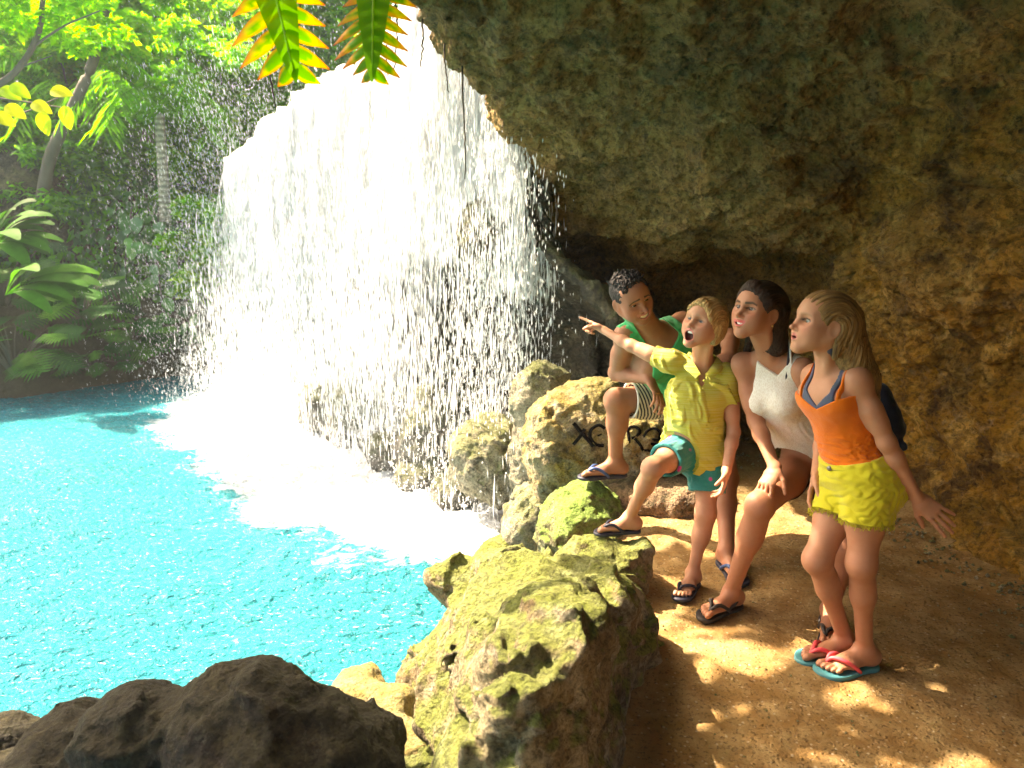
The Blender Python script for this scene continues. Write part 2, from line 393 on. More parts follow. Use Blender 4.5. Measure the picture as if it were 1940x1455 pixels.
# ------------------------------------------------------------------ cave shell (roof and right-hand wall)
def cr(p0, p1, p2, p3, t):
    return 0.5 * ((2 * p1) + (-p0 + p2) * t + (2 * p0 - 5 * p1 + 4 * p2 - p3) * t * t + (-p0 + 3 * p1 - 3 * p2 + p3) * t ** 3)
def spline_rows(C, n):
    """C (k,...) control rows -> n rows, Catmull-Rom"""
    C = np.asarray(C, float); k = len(C); E_ = np.concatenate([[2 * C[0] - C[1]], C, [2 * C[-1] - C[-2]]])
    t = np.linspace(0, k - 1 - 1e-6, n); i = t.astype(int); f = (t - i).reshape((-1,) + (1,) * (C.ndim - 1))
    return cr(E_[i], E_[i + 1], E_[i + 2], E_[i + 3], f)
def grid_quads(n, m):
    a = np.arange(n * m).reshape(n, m)
    return np.stack([a[:-1, :-1], a[1:, :-1], a[1:, 1:], a[:-1, 1:]], -1).reshape(-1, 4)
def grid_normals(X):
    du = np.gradient(X, axis=0); dv = np.gradient(X, axis=1); n = np.cross(du, dv)
    return n / (np.linalg.norm(n, axis=-1, keepdims=True) + 1e-9)
A = np.array
net = [
 # outer/top back, outer rim, rim, ceiling, lip/wall top, below lip, wall, foot, under
 [A([0.6, 9.0, 3.6]), A([-0.3, 7.6, 3.0]), P(960, 520, 7.3), P(1040, 520, 7.4), P(1080, 540, 7.6), P(1100, 600, 7.9), P(1100, 680, 7.9), A([0.8, 8.0, -0.2]), A([0.8, 8.0, -1.0])],
 [A([1.2, 7.6, 3.6]), A([0.2, 6.6, 3.1]), P(985, 470, 6.3), P(1060, 470, 6.4), P(1120, 480, 6.5), P(1125, 520, 7.6), P(1130, 640, 7.5), A([1.0, 7.4, -0.2]), A([1.0, 7.4, -1.0])],
 [A([1.2, 6.6, 3.7]), A([0.2, 6.0, 3.2]), P(985, 300, 5.7), P(1100, 390, 5.7), P(1225, 488, 5.8), P(1228, 525, 6.5), P(1235, 640, 6.9), P(1250, 800, 6.7), A([1.3, 6.7, -1.0])],
 [A([1.0, 5.8, 3.9]), A([0.1, 5.3, 3.35]), P(935, 180, 5.0), P(1180, 280, 5.0), P(1380, 440, 5.0), P(1385, 485, 5.7), P(1400, 640, 5.9), P(1450, 860, 5.3), A([1.9, 5.3, -0.8])],
 [A([0.8, 5.0, 4.0]), A([-0.1, 4.6, 3.45]), P(865, 110, 4.4), P(1230, 160, 4.2), P(1540, 420, 4.5), P(1560, 500, 5.1), P(1600, 680, 5.2), P(1620, 920, 4.6), A([2.2, 4.6, -0.8])],
 [A([0.7, 3.9, 4.1]), A([-0.3, 3.7, 3.5]), P(795, 5, 3.7), P(1350, 20, 3.6), P(1700, 300, 4.0), P(1740, 500, 4.0), P(1790, 720, 4.25), P(1800, 1010, 3.85), A([2.4, 3.8, -0.8])],
 [A([0.6, 2.8, 4.1]), A([-0.6, 2.7, 3.6]), A([-0.85, 2.7, 2.85]), A([0.7, 2.6, 3.15]), A([2.2, 2.8, 2.5]), A([2.5, 2.9, 1.6]), A([2.7, 2.9, 0.9]), P(1965, 1115, 3.15), A([2.6, 2.8, -0.8])],
 [A([0.5, 0.8, 4.0]), A([-1.0, 0.8, 3.5]), A([-1.35, 0.8, 2.5]), A([0.3, 0.8, 3.1]), A([2.1, 0.9, 2.6]), A([2.5, 1.0, 1.6]), A([2.6, 1.0, 0.9]), A([2.5, 1.0, 0.0]), A([2.7, 1, -0.8])],
 [A([0.5, -0.8, 4.0]), A([-1.9, -0.6, 2.6]), A([-1.7, -0.7, 0.1]), A([-0.4, -0.8, 2.7]), A([2.0, -0.8, 2.6]), A([2.4, -0.8, 1.6]), A([2.5, -0.8, 0.9]), A([2.5, -0.8, 0.0]), A([2.7, -0.8, -0.8])],  # unseen rim lowered behind the camera, shaped to block skylight fill
 [A([0.5, -2.5, 3.8]), A([-2.0, -2.4, 2.2]), A([-1.6, -2.4, -0.6]), A([-0.3, -2.6, 2.2]), A([1.6, -2.6, 2.2]), A([1.8, -2.6, 1.6]), A([1.9, -2.6, 0.9]), A([2.0, -2.6, 0.0]), A([2.2, -2.6, -0.8])],
]
net = np.array(net)
NU, NV = 1040, 780
X = spline_rows(net, NU)
X = np.swapaxes(spline_rows(np.swapaxes(X, 0, 1), NV), 0, 1)
Nn = grid_normals(X)
def shell_disp(q):
    lumps = 0.16 * fbm(q * np.array([0.9, 0.9, 1.2]) + 40, 3)
    rid = 0.10 * fbm(q * np.array([1.8, 1.8, 3.4]) + 9, 5, ridge=True, gain=.55)
    q2 = q + 0.2 * np.stack([perlin(q * 1.7), perlin(q * 1.7 + 7), perlin(q * 1.7 + 15)], -1); hol = worley((q2 * np.array([2.3, 2.3, 3.6])).reshape(-1, 3)).reshape(q.shape[:-1]); rid = rid + 0.13 * (hol - .5)
    crk = np.abs(perlin(q2 * np.array([1.1, 1.1, 2.6]) + 31)); rid = rid - .03 * np.exp(-(crk / .04) ** 2)
    w_ = q + 0.08 * np.stack([perlin(q * 4), perlin(q * 4 + 7), perlin(q * 4 + 15)], -1)
    wv = worley(w_.reshape(-1, 3) * np.array([7, 7, 11])).reshape(q.shape[:-1])
    pits = 0.055 * (wv - 0.5)
    fine = 0.042 * fbm(w_ * np.array([12, 12, 18]), 5, gain=0.68) + 0.012 * fbm(w_ * np.array([45, 45, 70]), 2)
    return lumps + rid + pits + fine
X = X + Nn * shell_disp(X)[..., None] * -1
tag(mobj('cave_wall', X.reshape(-1, 3), grid_quads(NU, NV), M_CAVE, base=(2.3, 3.0, 0)), 'rough ochre and brown cave roof and wall arching over the path', 'cave wall')

# ------------------------------------------------------------------ ground: path and terrain
def sm(a, b, x): t = np.clip((x - a) / (b - a), 0, 1); return t * t * (3 - 2 * t)
gx = np.concatenate([np.linspace(-1.2, 3.0, 340), np.linspace(3.05, 7, 20)]); gy = np.concatenate([np.linspace(-5, 1.4, 60), np.linspace(1.42, 6.5, 400), np.linspace(6.6, 11, 30)])
GX, GY = np.meshgrid(gx, gy, indexing='ij')
edge = np.interp(GY, [-5, 1.5, 2.2, 3.0, 3.8, 4.6, 6, 11], [-0.2, -0.15, 0.05, 0.3, 0.45, 0.45, 0.3, 0.2])
p3 = np.stack([GX, GY, 0 * GX], -1)
gz = -1.1 * (1 - sm(-0.30, 0.0, GX - edge)) + 0.022 * fbm(p3 * 1.6, 3) + 0.008 * fbm(p3 * 9, 3) + 0.004 * fbm(p3 * 40, 2)
wv = worley((p3 * 4.0).reshape(-1, 3)).reshape(GX.shape)
gz += -0.012 * np.exp(-(wv / 0.14) ** 2) + 0.35 * sm(0.0, 1.2, GX - np.interp(GY, [1, 3.2, 3.9, 5.2, 8], [2.5, 2.35, 2.25, 1.9, 1.2]))
gz[(GX - edge) < -0.5] -= 0.5
m = NT('dirt_path'); p = m.pos()
n1 = m.noise(p, 1.2, 6, 0.6, 0.3); n2 = m.noise(p, 7, 8, 0.7); n3 = m.noise(p, 70, 4, 0.7)
c = m.mix(m.ramp(n1, [(0.35, 0), (0.65, 1)]), (0.30, 0.175, 0.060), (0.21, 0.115, 0.036))
c = m.mix(m.ramp(n2, [(0.42, 0), (0.66, 1)]), c, (0.38, 0.27, 0.13))
c = m.mix(m.ramp(n3, [(0.36, 0.8), (0.46, 0)]), c, (0.10, 0.06, 0.025))
c = m.mix(m.ramp(m.voro(p, 33), [(0.1, 0.7), (0.2, 0)]), c, (0.5, 0.42, 0.3))
hb = m.math('ADD', m.math('MULTIPLY', n2, 0.8), m.math('MULTIPLY', n3, 0.35))
hb = m.math('ADD', hb, m.math('MULTIPLY', m.ramp(m.voro(p, 45), [(0.05, 1), (0.3, 0)]), 0.3))
M_PATH = m.pr(Base_Color=c, Roughness=0.8, Normal=m.bump(hb, 0.9, 0.02), Specular_IOR_Level=0.35)
tag(mobj('path', np.stack([GX, GY, gz], -1).reshape(-1, 3), grid_quads(*GX.shape), M_PATH), kind='structure')

# ------------------------------------------------------------------ pool water with foam
foam_px = [(345, 785), (410, 745), (480, 748), (600, 800), (700, 840), (800, 870), (880, 915), (960, 960), (985, 1020), (930, 1045), (860, 1045), (770, 1040), (650, 1005), (540, 965), (470, 900), (400, 840), (330, 800)]
foam_w = np.array([G(a, b, WATER_Z)[:2] for a, b in foam_px])
def poly_sd(px, py, poly):
    n = len(poly); ins = np.zeros(px.shape, bool); d = np.full(px.shape, 1e9)
    for i in range(n):
        a, b = poly[i], poly[(i + 1) % n]
        ex, ey = b - a; wx, wy = px - a[0], py - a[1]
        t = np.clip((wx * ex + wy * ey) / (ex * ex + ey * ey), 0, 1)
        d = np.minimum(d, (wx - ex * t) ** 2 + (wy - ey * t) ** 2)
        c_ = ((a[1] <= py) & (b[1] > py)) | ((b[1] <= py) & (a[1] > py))
        ins ^= c_ & (px < a[0] + (py - a[1]) / (b[1] - a[1] + 1e-12) * ex)
    d = np.sqrt(d); return np.where(ins, -d, d)
wx = np.concatenate([np.linspace(-22, -8, 40), np.linspace(-7.95, 1.4, 500)]); wy = np.concatenate([np.linspace(-4, 2.2, 60), np.linspace(2.22, 12.5, 600), np.linspace(12.6, 16, 12)])
WX, WY = np.meshgrid(wx, wy, indexing='ij')
p3 = np.stack([WX, WY, 0 * WX], -1)
sd = poly_sd(WX, WY, foam_w) + 0.32 * fbm(p3 * np.array([1.2, 1.6, 1]), 3)
fo = 1 - sm(-0.55, 0.95, sd)
q = p3 + 0.25 * np.stack([perlin(p3 * 1.3), perlin(p3 * 1.3 + 5), 0 * WX], -1)
wz = 0.030 * fbm(q * np.array([2.6, 3.6, 1]), 3) + 0.016 * fbm(q * np.array([7, 10, 1]), 3, ridge=True)
wz *= np.interp(WY, [2, 5, 9.5, 11], [1.0, 1.2, 0.8, 0.35])
wz += fo * (0.09 * fbm(q * 5, 4) + 0.035)
m = NT('pool_water'); p = m.pos(); f = m.attr('foam')
ns = m.noise(m.mapv(p, (1, 1.5, 1)), 9, 8, 0.7, 0.8)
ff = m.ramp(m.math('ADD', f, m.math('MULTIPLY', m.math('SUBTRACT', ns, 0.5), 0.9)), [(0.38, 0), (0.66, 1)])
depthc = m.mix(m.noise(m.mapv(p, (0.5, 0.8, 1)), 1.0, 3), (0.0003, 0.20, 0.25), (0.0005, 0.285, 0.35))
glints = m.ramp(m.noise(m.mapv(p, (1, 2.2, 1)), 26, 5, 0.7, 1.0), [(0.60, 0), (0.70, 0.75)])  # white flecks painted into the water colour in place of sun glints
depthc = m.mix(m.ramp(m.noise(m.mapv(p, (.8, 1.2, 1), loc=(4, 4, 0)), 0.9, 5, .6), [(.40, 0), (.62, .55)]), depthc, (0.0005, 0.15, 0.20))
c = m.mix(m.math('MAXIMUM', ff, glints), depthc, (0.80, 0.86, 0.90))
b1 = m.noise(m.mapv(p, (1, 1.5, 1)), 11, 5, 0.6, 0.6); b2 = m.noise(m.mapv(p, (1, 1.3, 1), loc=(3, 3, 0)), 34, 3, 0.6)
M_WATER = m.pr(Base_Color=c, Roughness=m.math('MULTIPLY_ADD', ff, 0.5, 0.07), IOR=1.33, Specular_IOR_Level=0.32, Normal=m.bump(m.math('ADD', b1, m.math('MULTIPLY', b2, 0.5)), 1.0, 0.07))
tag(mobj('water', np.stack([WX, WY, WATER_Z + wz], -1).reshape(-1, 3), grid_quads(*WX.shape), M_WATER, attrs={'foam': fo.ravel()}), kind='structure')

# ------------------------------------------------------------------ waterfall: cliff, sheets, drops
lipP = np.array([P(395, 560, 10.2), P(432, 410, 9.7), P(462, 316, 9.15), P(512, 262, 8.7), P(562, 216, 8.3), P(628, 166, 7.8), P(705, 136, 7.2), P(775, 60, 6.55), (-0.45, 6.0, 3.4), (-0.05, 5.65, 3.1), (0.15, 5.55, 2.7)])
def lip(n):
    L0 = spline_rows(lipP, n); t = np.linspace(0, 1, n); q_ = np.stack([t * 14, t * 0, t * 0 + 3], 1)
    L0[:, 2] += .04 * perlin(q_) + .03 * perlin(q_ * 3.1); L0[:, 0] += .08 * perlin(q_ * 1.7 + 5); return L0
def lip_at(u):
    L_ = lip(800); i = np.clip(u, 0, 1) * 799; i0 = np.minimum(i.astype(int), 798); f = (i - i0)[..., None]
    return L_[i0] * (1 - f) + L_[i0 + 1] * f
L_ = lip(420); tang = nrm_rows(np.gradient(L_, axis=0) * np.array([1, 1, 0])); outn = np.stack([tang[:, 1], -tang[:, 0], 0 * tang[:, 0]], 1)  # towards the pool/camera
def cliff_profile():
    # (offset towards viewer, z factor of lip height above water, extra z)
    return [(-2.2, 1.0, -0.2), (-1.0, 1.0, 0.0), (-0.35, 1.0, 0.02), (-0.12, 0.94, 0.0), (-0.10, 0.80, 0.0), (-0.25, 0.62, 0.0), (-0.8, 0.5, 0.0), (-1.2, 0.35, 0.0), (-1.25, 0.15, 0.0), (-1.0, -0.2, 0.0)]
rows = []
for o_, zf, ez in cliff_profile():
    r = L_ + outn * o_; r = r.copy(); r[:, 2] = WATER_Z + (L_[:, 2] - WATER_Z) * zf + ez; rows.append(r)
Cn = np.array(rows); Cs = spline_rows(Cn, 300)
Nn = grid_normals(Cs)
Cs = Cs + Nn * (0.22 * fbm(Cs * 1.3 + 3, 3) + 0.08 * fbm(Cs * 4, 4, ridge=True) + 0.02 * fbm(Cs * 20, 2))[..., None]
Cs = Cs - np.array([0, 0, 0.12])
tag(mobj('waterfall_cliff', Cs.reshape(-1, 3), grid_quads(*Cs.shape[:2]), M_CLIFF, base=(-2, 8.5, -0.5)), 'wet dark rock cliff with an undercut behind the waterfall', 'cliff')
boulder('rock_ledge', [(P(925, 450, 5.75), (0.20, 0.22, 0.26), Z0), (P(960, 420, 5.9), (0.22, 0.25, 0.3), Z0)], M_CLIFF, 'dark rock ledge behind the drops at the right edge of the falls', 81, h=0.014, amp=0.05, cat='rock ledge')

m = NT('white_water'); p = m.pos('Object'); d = m.attr('den'); uv = m.attr('uvw', 'Vector')
s1 = m.noise(m.mapv(uv, (26, 2.2, 1)), 1.0, 6, 0.68, 0.35); s2 = m.noise(m.mapv(uv, (90, 9, 1), loc=(4, 2, 0)), 1.0, 5, 0.7, 0.2)
st = m.math('ADD', m.math('MULTIPLY', s1, 0.55), m.math('MULTIPLY', s2, 0.45))
al = m.ramp(m.math('ADD', st, m.math('SUBTRACT', d, 0.5)), [(0.44, 0), (0.60, 1)])
dif = m.n('BsdfDiffuse', None, Color=(0.94, 0.97, 1.0)); tr = m.n('BsdfTranslucent', None, Color=(0.94, 0.97, 1.0)); gl = m.n('BsdfGlossy', None, Roughness=0.25)
nb = m.bump(st, 1.0, 0.08)
for x in (dif, tr, gl): m.set(x.inputs['Normal'], nb)
mx = m.n('MixShader', None, Fac=0.55); m.set(mx.inputs[1], dif.outputs[0]); m.set(mx.inputs[2], tr.outputs[0])
mx2 = m.n('MixShader', None, Fac=0.08); m.set(mx2.inputs[1], mx.outputs[0]); m.set(mx2.inputs[2], gl.outputs[0])
mx3 = m.n('MixShader', None, Fac=al); m.set(mx3.inputs[1], m.n('BsdfTransparent').outputs[0]); m.set(mx3.inputs[2], mx2.outputs[0])
m.set(m.out.inputs['Surface'], mx3.outputs[0]); M_FALL = m.m

m = NT('water_drops')
dif = m.n('BsdfDiffuse', None, Color=(0.95, 0.98, 1.0)); tr = m.n('BsdfTranslucent', None, Color=(0.95, 0.98, 1.0))
mx = m.n('MixShader', None, Fac=0.5); m.set(mx.inputs[1], dif.outputs[0]); m.set(mx.inputs[2], tr.outputs[0])
m.set(m.out.inputs['Surface'], mx.outputs[0]); M_DROP = m.m

fall = empty('waterfall', (-2.0, 7.9, WATER_Z), 'broad white waterfall pouring off the cave lip into the turquoise pool', 'waterfall')
def sheet(layer, o0, bulge, dens, seed, v_end=1.0):
    nu, nv = 360, 260
    u = np.linspace(0.13, 1, nu); Lp = lip_at(u); tg = nrm_rows(np.gradient(Lp, axis=0) * np.array([1, 1, 0])); on = np.stack([tg[:, 1], -tg[:, 0], 0 * u], 1)
    v = np.linspace(0, 1, nv) * v_end
    Vv = v[None, :]; H = (Lp[:, 2] - WATER_Z)[:, None]
    off = o0 + bulge * np.sqrt(np.clip(Vv, 0, 1)) + 0 * H
    z = Lp[:, 2][:, None] + 0.05 - (H + 0.05) * np.maximum(0, (Vv - 0.06) / 0.94)
    off = np.where(Vv < 0.06, o0 - 0.5 + 0.5 * (Vv / 0.06), off)
    X_ = Lp[:, None, :2] + on[:, None, :2] * off[..., None]
    X_ = np.concatenate([X_, z[..., None]], -1)
    length = np.concatenate([[0], np.cumsum(np.linalg.norm(np.diff(Lp, axis=0), axis=1))])
    uvw = np.stack([np.broadcast_to(length[:, None], z.shape), (Lp[:, 2][:, None] - z), 0 * z + seed * 3.1], -1)
    lob = fbm(np.stack([uvw[..., 0] * 3.0, uvw[..., 1] * 0.8, uvw[..., 2]], -1), 4)
    fine = fbm(np.stack([uvw[..., 0] * 14, uvw[..., 1] * 2.5, uvw[..., 2]], -1), 3)
    X_[..., :2] += on[:, None, :2] * (0.14 * lob + 0.05 * fine)[..., None]
    X_[..., 2] += 0.07 * perlin(np.stack([uvw[..., 0] * 5, 0 * z, uvw[..., 2]], -1)) * (1 - np.clip(Vv, 0, 1))
    dn = dens(np.broadcast_to(u[:, None], z.shape), np.broadcast_to(Vv, z.shape)) + 0.16 * fbm(np.stack([uvw[..., 0] * 1.6, uvw[..., 1] * 0.6, uvw[..., 2] + 9], -1), 2)
    o = mobj('water_sheet', X_.reshape(-1, 3), grid_quads(nu, nv), M_FALL, parent=fall, attrs={'den': dn.ravel()})
    a = o.data.attributes.new('uvw', 'FLOAT_VECTOR', 'POINT'); a.data.foreach_set('vector', uvw.astype(np.float32).ravel())
    return o
def d_main(u, v):   # opaque above, torn below, thin at the right edge
    x = np.interp(v, [0, 0.3, 0.5, 0.62, 1.0], [0.74, 0.70, 0.56, 0.44, 0.36])
    x += np.interp(u, [0.12, 0.16, 0.24, 0.78, 0.9, 1.0], [-0.40, -0.10, 0.05, 0.0, -0.14, -0.22])
    return x
sheet(0, 0.02, 0.10, d_main, 1)
sheet(1, 0.14, 0.22, lambda u, v: d_main(u, v) - 0.12, 2)
sheet(2, -0.05, 0.0, lambda u, v: d_main(u, v) - 0.05, 3, 0.9)

def drops(n, gen, seed, name='falling_drops', parent=fall):
    rs = np.random.RandomState(seed); c, w, l, tilt = gen(rs, n)
    ang = rs.uniform(0, 6.28, n)
    ax = np.stack([tilt[:, 0], tilt[:, 1], -np.ones(n)], 1); ax = nrm_rows(ax)
    e1 = np.stack([np.cos(ang), np.sin(ang), 0 * ang], 1); e1 = nrm_rows(e1 - ax * (e1 * ax).sum(1)[:, None]); e2 = np.cross(ax, e1)
    w = w[:, None]; l = l[:, None]
    V = np.stack([c - ax * l * .5, c + ax * l * .5, c + e1 * w, c - e1 * w * .5 + e2 * w * .87, c - e1 * w * .5 - e2 * w * .87], 1).reshape(-1, 3)
    b = np.arange(n)[:, None] * 5
    Fc = np.concatenate([b + np.array(t) for t in ([0, 2, 3], [0, 3, 4], [0, 4, 2], [1, 3, 2], [1, 4, 3], [1, 2, 4])], 1).reshape(-1, 3)
    o = mobj(name, V, Fc, M_DROP, parent=parent, smooth=False); o['kind'] = 'stuff'
    return o
def gen_fall(rs, n):
    u = rs.beta(1.15, 1.1, n) * 0.92 + 0.10; v = rs.power(1.7, n)
    Lp = lip_at(np.clip(u, 0, 1)); Lp[:, 0] += (u > 1) * (u - 1) * 6
    v = np.where((u > .72) & (v > .5) & (rs.uniform(0, 1, n) < .6), rs.uniform(0, .5, n), v)
    cl = 0.5 + 0.5 * perlin(np.stack([u * 25, v * 2.0, 0 * u], -1)); keep_w = 0.30 + 1.15 * np.clip(cl * 1.6 - .3, 0, 1)
    z = Lp[:, 2] - (Lp[:, 2] - WATER_Z) * v
    off = rs.normal(0.15, 0.22, n) * (0.5 + v)
    tg = nrm_rows((lip_at(np.clip(u + .01, 0, 1)) - lip_at(np.clip(u - .01, 0, 1))) * np.array([1, 1, 0])); on = np.stack([tg[:, 1], -tg[:, 0], 0 * u], 1)
    c = np.stack([Lp[:, 0], Lp[:, 1], z], 1) + on * off[:, None]
    c[:, 0] += rs.normal(0, 0.05, n)
    w = np.exp(rs.normal(math.log(0.0027), 0.35, n)) * keep_w; l = w * rs.uniform(14, 46, n)
    return c, w, l, rs.normal(0, 0.05, (n, 2))
drops(50000, gen_fall, 3)
def gen_right(rs, n):     # drips off the rim in front of the dark recess
    y = rs.uniform(5.0, 6.3, n); x = rs.normal(-0.12, 0.17, n) - (y - 5.6) * 0.35; z = rs.uniform(WATER_Z, 2.3, n)
    w = np.exp(rs.normal(math.log(0.0034), 0.35, n)); return np.stack([x, y, z], 1), w, w * rs.uniform(4, 12, n), rs.normal(0, 0.05, (n, 2))
drops(5000, gen_right, 4)
def gen_mist(rs, n):      # fine drizzle drifting left of the fall
    t = rs.uniform(0, 1, n); base = lip_at(t * 0.55); d_ = np.abs(rs.normal(0, 0.65, n)) + 0.02
    z = rs.uniform(WATER_Z, 1, n) * 0 + WATER_Z + (base[:, 2] + 0.5 - WATER_Z) * rs.uniform(0, 1.12, n)
    c = np.stack([base[:, 0] - d_ * 0.9, base[:, 1] - d_ * 0.25 + rs.normal(0, 0.3, n), z], 1)
    w = np.exp(rs.normal(math.log(0.00105), 0.35, n)); return c, w, w * rs.uniform(12, 34, n), rs.normal(0.12, 0.08, (n, 2))
drops(24000, gen_mist, 5)
def gen_splash(rs, n):
    t = rs.uniform(0, 1, n); b = lip_at(t); 
    c = np.stack([b[:, 0] + rs.normal(-0.15, 0.35, n), b[:, 1] + rs.normal(-0.1, 0.35, n), WATER_Z + np.abs(rs.exponential(0.22, n))], 1)
    w = np.exp(rs.normal(math.log(0.005), 0.4, n)); return c, w, w * rs.uniform(1.5, 4, n), rs.normal(0, 0.5, (n, 2))
drops(14000, gen_splash, 6, 'splash_drops')

# carved letters on the ochre boulder
from mathutils.bvhtree import BVHTree
cb = [o for o in bpy.data.objects if o.name == 'carved_boulder'][0]
cv_ = np.empty(len(cb.data.vertices) * 3, np.float32); cb.data.vertices.foreach_get('co', cv_); cv_ = cv_.reshape(-1, 3) + np.array(cb.location)
bt = BVHTree.FromPolygons([tuple(v) for v in cv_], [tuple(f_.vertices) for f_ in cb.data.polygons])
def onrock(px, py):
    r = ray(px, py); h_ = bt.ray_cast(Vector((0, 0, CAM_H)), Vector(r).normalized()); return np.array(h_[0]) if h_[0] else P(px, py, 4.25)
M_GLYPH = NT('carved_black').pr(Base_Color=(0.008, 0.007, 0.007), Roughness=1.0, Specular_IOR_Level=0.0)
M_GLYPHL = NT('carved_rim_limestone').pr(Base_Color=(0.62, 0.58, 0.42), Roughness=0.85)
def stroke(pts, w):
    c = spline_rows(np.array(pts, float), 18); p_ = np.array([onrock(a, b) for a, b in c]); p_[:, 1] = np.convolve(np.pad(p_[:, 1], 3, 'edge'), np.ones(7) / 7, 'valid')
    V = []; n = 8
    t = np.gradient(p_, axis=0); t /= np.linalg.norm(t, axis=1)[:, None]; s_ = np.cross(t, [0, 1, 0]); s_ /= np.linalg.norm(s_, axis=1)[:, None] + 1e-9
    for i in range(len(p_)):
        a = np.linspace(0, 2 * math.pi, n, endpoint=False); V.append(p_[i] + np.array([0, -.002, 0]) + .72 * w * np.cos(a)[:, None] * s_[i] + .006 * np.sin(a)[:, None] * np.array([0, 1, 0]))
    V = np.concatenate(V); Q = [(i * n + j, i * n + (j + 1) % n, (i + 1) * n + (j + 1) % n, (i + 1) * n + j) for i in range(len(p_) - 1) for j in range(n)]
    return V, np.array(Q)
def joinq(parts):
    V, Q, o = [], [], 0
    for v, q in parts: V.append(v); Q.append(q + o); o += len(v)
    return np.concatenate(V), np.concatenate(Q)
glyphs = {
 'X': [([(1086, 801), (1104, 822), (1124, 846)], .016), ([(1086, 842), (1098, 828), (1108, 812)], .014)],
 'C': [([(1146, 812), (1134, 805), (1120, 814), (1118, 828), (1128, 842), (1144, 844)], .014), ([(1132, 826), (1140, 822)], .007)],
 'R': [([(1192, 852), (1192, 832), (1190, 812), (1203, 808), (1212, 817), (1204, 828), (1196, 830)], .013), ([(1202, 830), (1212, 842), (1218, 853)], .012)],
 'e': [([(1246, 842), (1234, 841), (1222, 838), (1222, 822), (1233, 811), (1247, 814), (1250, 828), (1246, 833), (1228, 833)], .013), ([(1220, 853), (1246, 855)], .010)]}
for k_, st_ in glyphs.items():
    V, Q = joinq([stroke(a, w_) for a, w_ in st_]); mobj('carved_letter', V, Q, M_GLYPH, parent=cb)
V, Q = joinq([stroke([(a - 7, b + 3) for a, b in st_[0][0]], .006) for st_ in glyphs.values()]); 

# loose gravel at the foot of the wall and scattered on the path
rs = np.random.RandomState(12); V, F_ = [], []; o = 0
ico = [(0, 0, 1), (.9, 0, .2), (.3, .85, .1), (-.7, .5, .2), (-.75, -.5, .1), (.25, -.85, .2), (0, 0, -.6)]; icf = [(0, 1, 2), (0, 2, 3), (0, 3, 4), (0, 4, 5), (0, 5, 1), (6, 2, 1), (6, 3, 2), (6, 4, 3), (6, 5, 4), (6, 1, 5)]
for i in range(900):
    y = rs.uniform(1.5, 5.2); wall_x = np.interp(y, [1, 3.2, 3.9, 5.2], [2.5, 2.35, 2.25, 1.85]); x = wall_x - abs(rs.normal(0, .16)) if i < 560 else rs.uniform(.45, 2.2)
    r = rs.uniform(.004, .016) if i < 560 else rs.uniform(.002, .007); v = np.array(ico) * r * rs.uniform(.6, 1.3, (7, 3)); a = rs.uniform(0, 6.28); v = v @ np.array([[math.cos(a), -math.sin(a), 0], [math.sin(a), math.cos(a), 0], [0, 0, 1]])
    ix = np.argmin(abs(gx - x)); iy = np.argmin(abs(gy - y)); V.append(v + [x, y, gz[ix, iy] + r * .3]); F_ += [(a_ + o, b_ + o, c_ + o) for a_, b_, c_ in icf]; o += 7
tag(mobj('gravel', np.concatenate(V), np.array(F_), M_PALE, smooth=False), 'loose gravel scattered on the path and along the foot of the wall', 'gravel', kind='stuff')
# ------------------------------------------------------------------ jungle
def leaf_mat(name, cols, trans=0.5, rough=0.4, tint=(1.35, 1.5, 0.5)):
    m = NT(name); c = m.attr('Col', 'Color')
    p = m.pos(); c = m.mix(1.0, c, m.ramp(m.noise(p, 9, 3), [(0.3, 0.7), (0.7, 1.0)]), 'MULTIPLY')
    pr = m.b; m.pr(Base_Color=c, Roughness=max(rough, .55), Specular_IOR_Level=0.03)
    tr = m.n('BsdfTranslucent', None, Color=m.mix(1.0, c, tint, 'MULTIPLY'))
    mx = m.n('MixShader', None, Fac=trans); m.set(mx.inputs[1], pr.outputs[0]); m.set(mx.inputs[2], tr.outputs[0])
    m.set(m.out.inputs['Surface'], mx.outputs[0]); return m.m
M_LEAF = leaf_mat('tree_leaf', None, 0.6, tint=(1.7, 2.0, 0.6))
M_GLOSS = leaf_mat('glossy_leaf', None, 0.35, 0.45, tint=(1.5, 1.9, 0.6))
m = NT('bark'); p = m.pos(); c = m.mix(m.noise(m.mapv(p, (1, 1, 0.25)), 14, 5, 0.7), (0.06, 0.05, 0.035), (0.15, 0.13, 0.10))
M_BARK = m.pr(Base_Color=c, Roughness=0.9, Normal=m.bump(m.noise(m.mapv(p, (1, 1, 0.3)), 30, 5), 0.7, 0.02))
m = NT('palm_bark'); p = m.pos(); rings = m.n('TexWave', {'wave_type': 'BANDS', 'bands_direction': 'Z'}, Vector=p, Scale=4.0, Distortion=1.0).outputs[0]
c = m.mix(rings, (0.36, 0.33, 0.26), (0.20, 0.18, 0.14)); M_PALMB = m.pr(Base_Color=c, Roughness=0.9, Normal=m.bump(rings, 0.6, 0.02))
M_ROOT = NT('root_bark').pr(Base_Color=(0.10, 0.07, 0.05), Roughness=0.9)

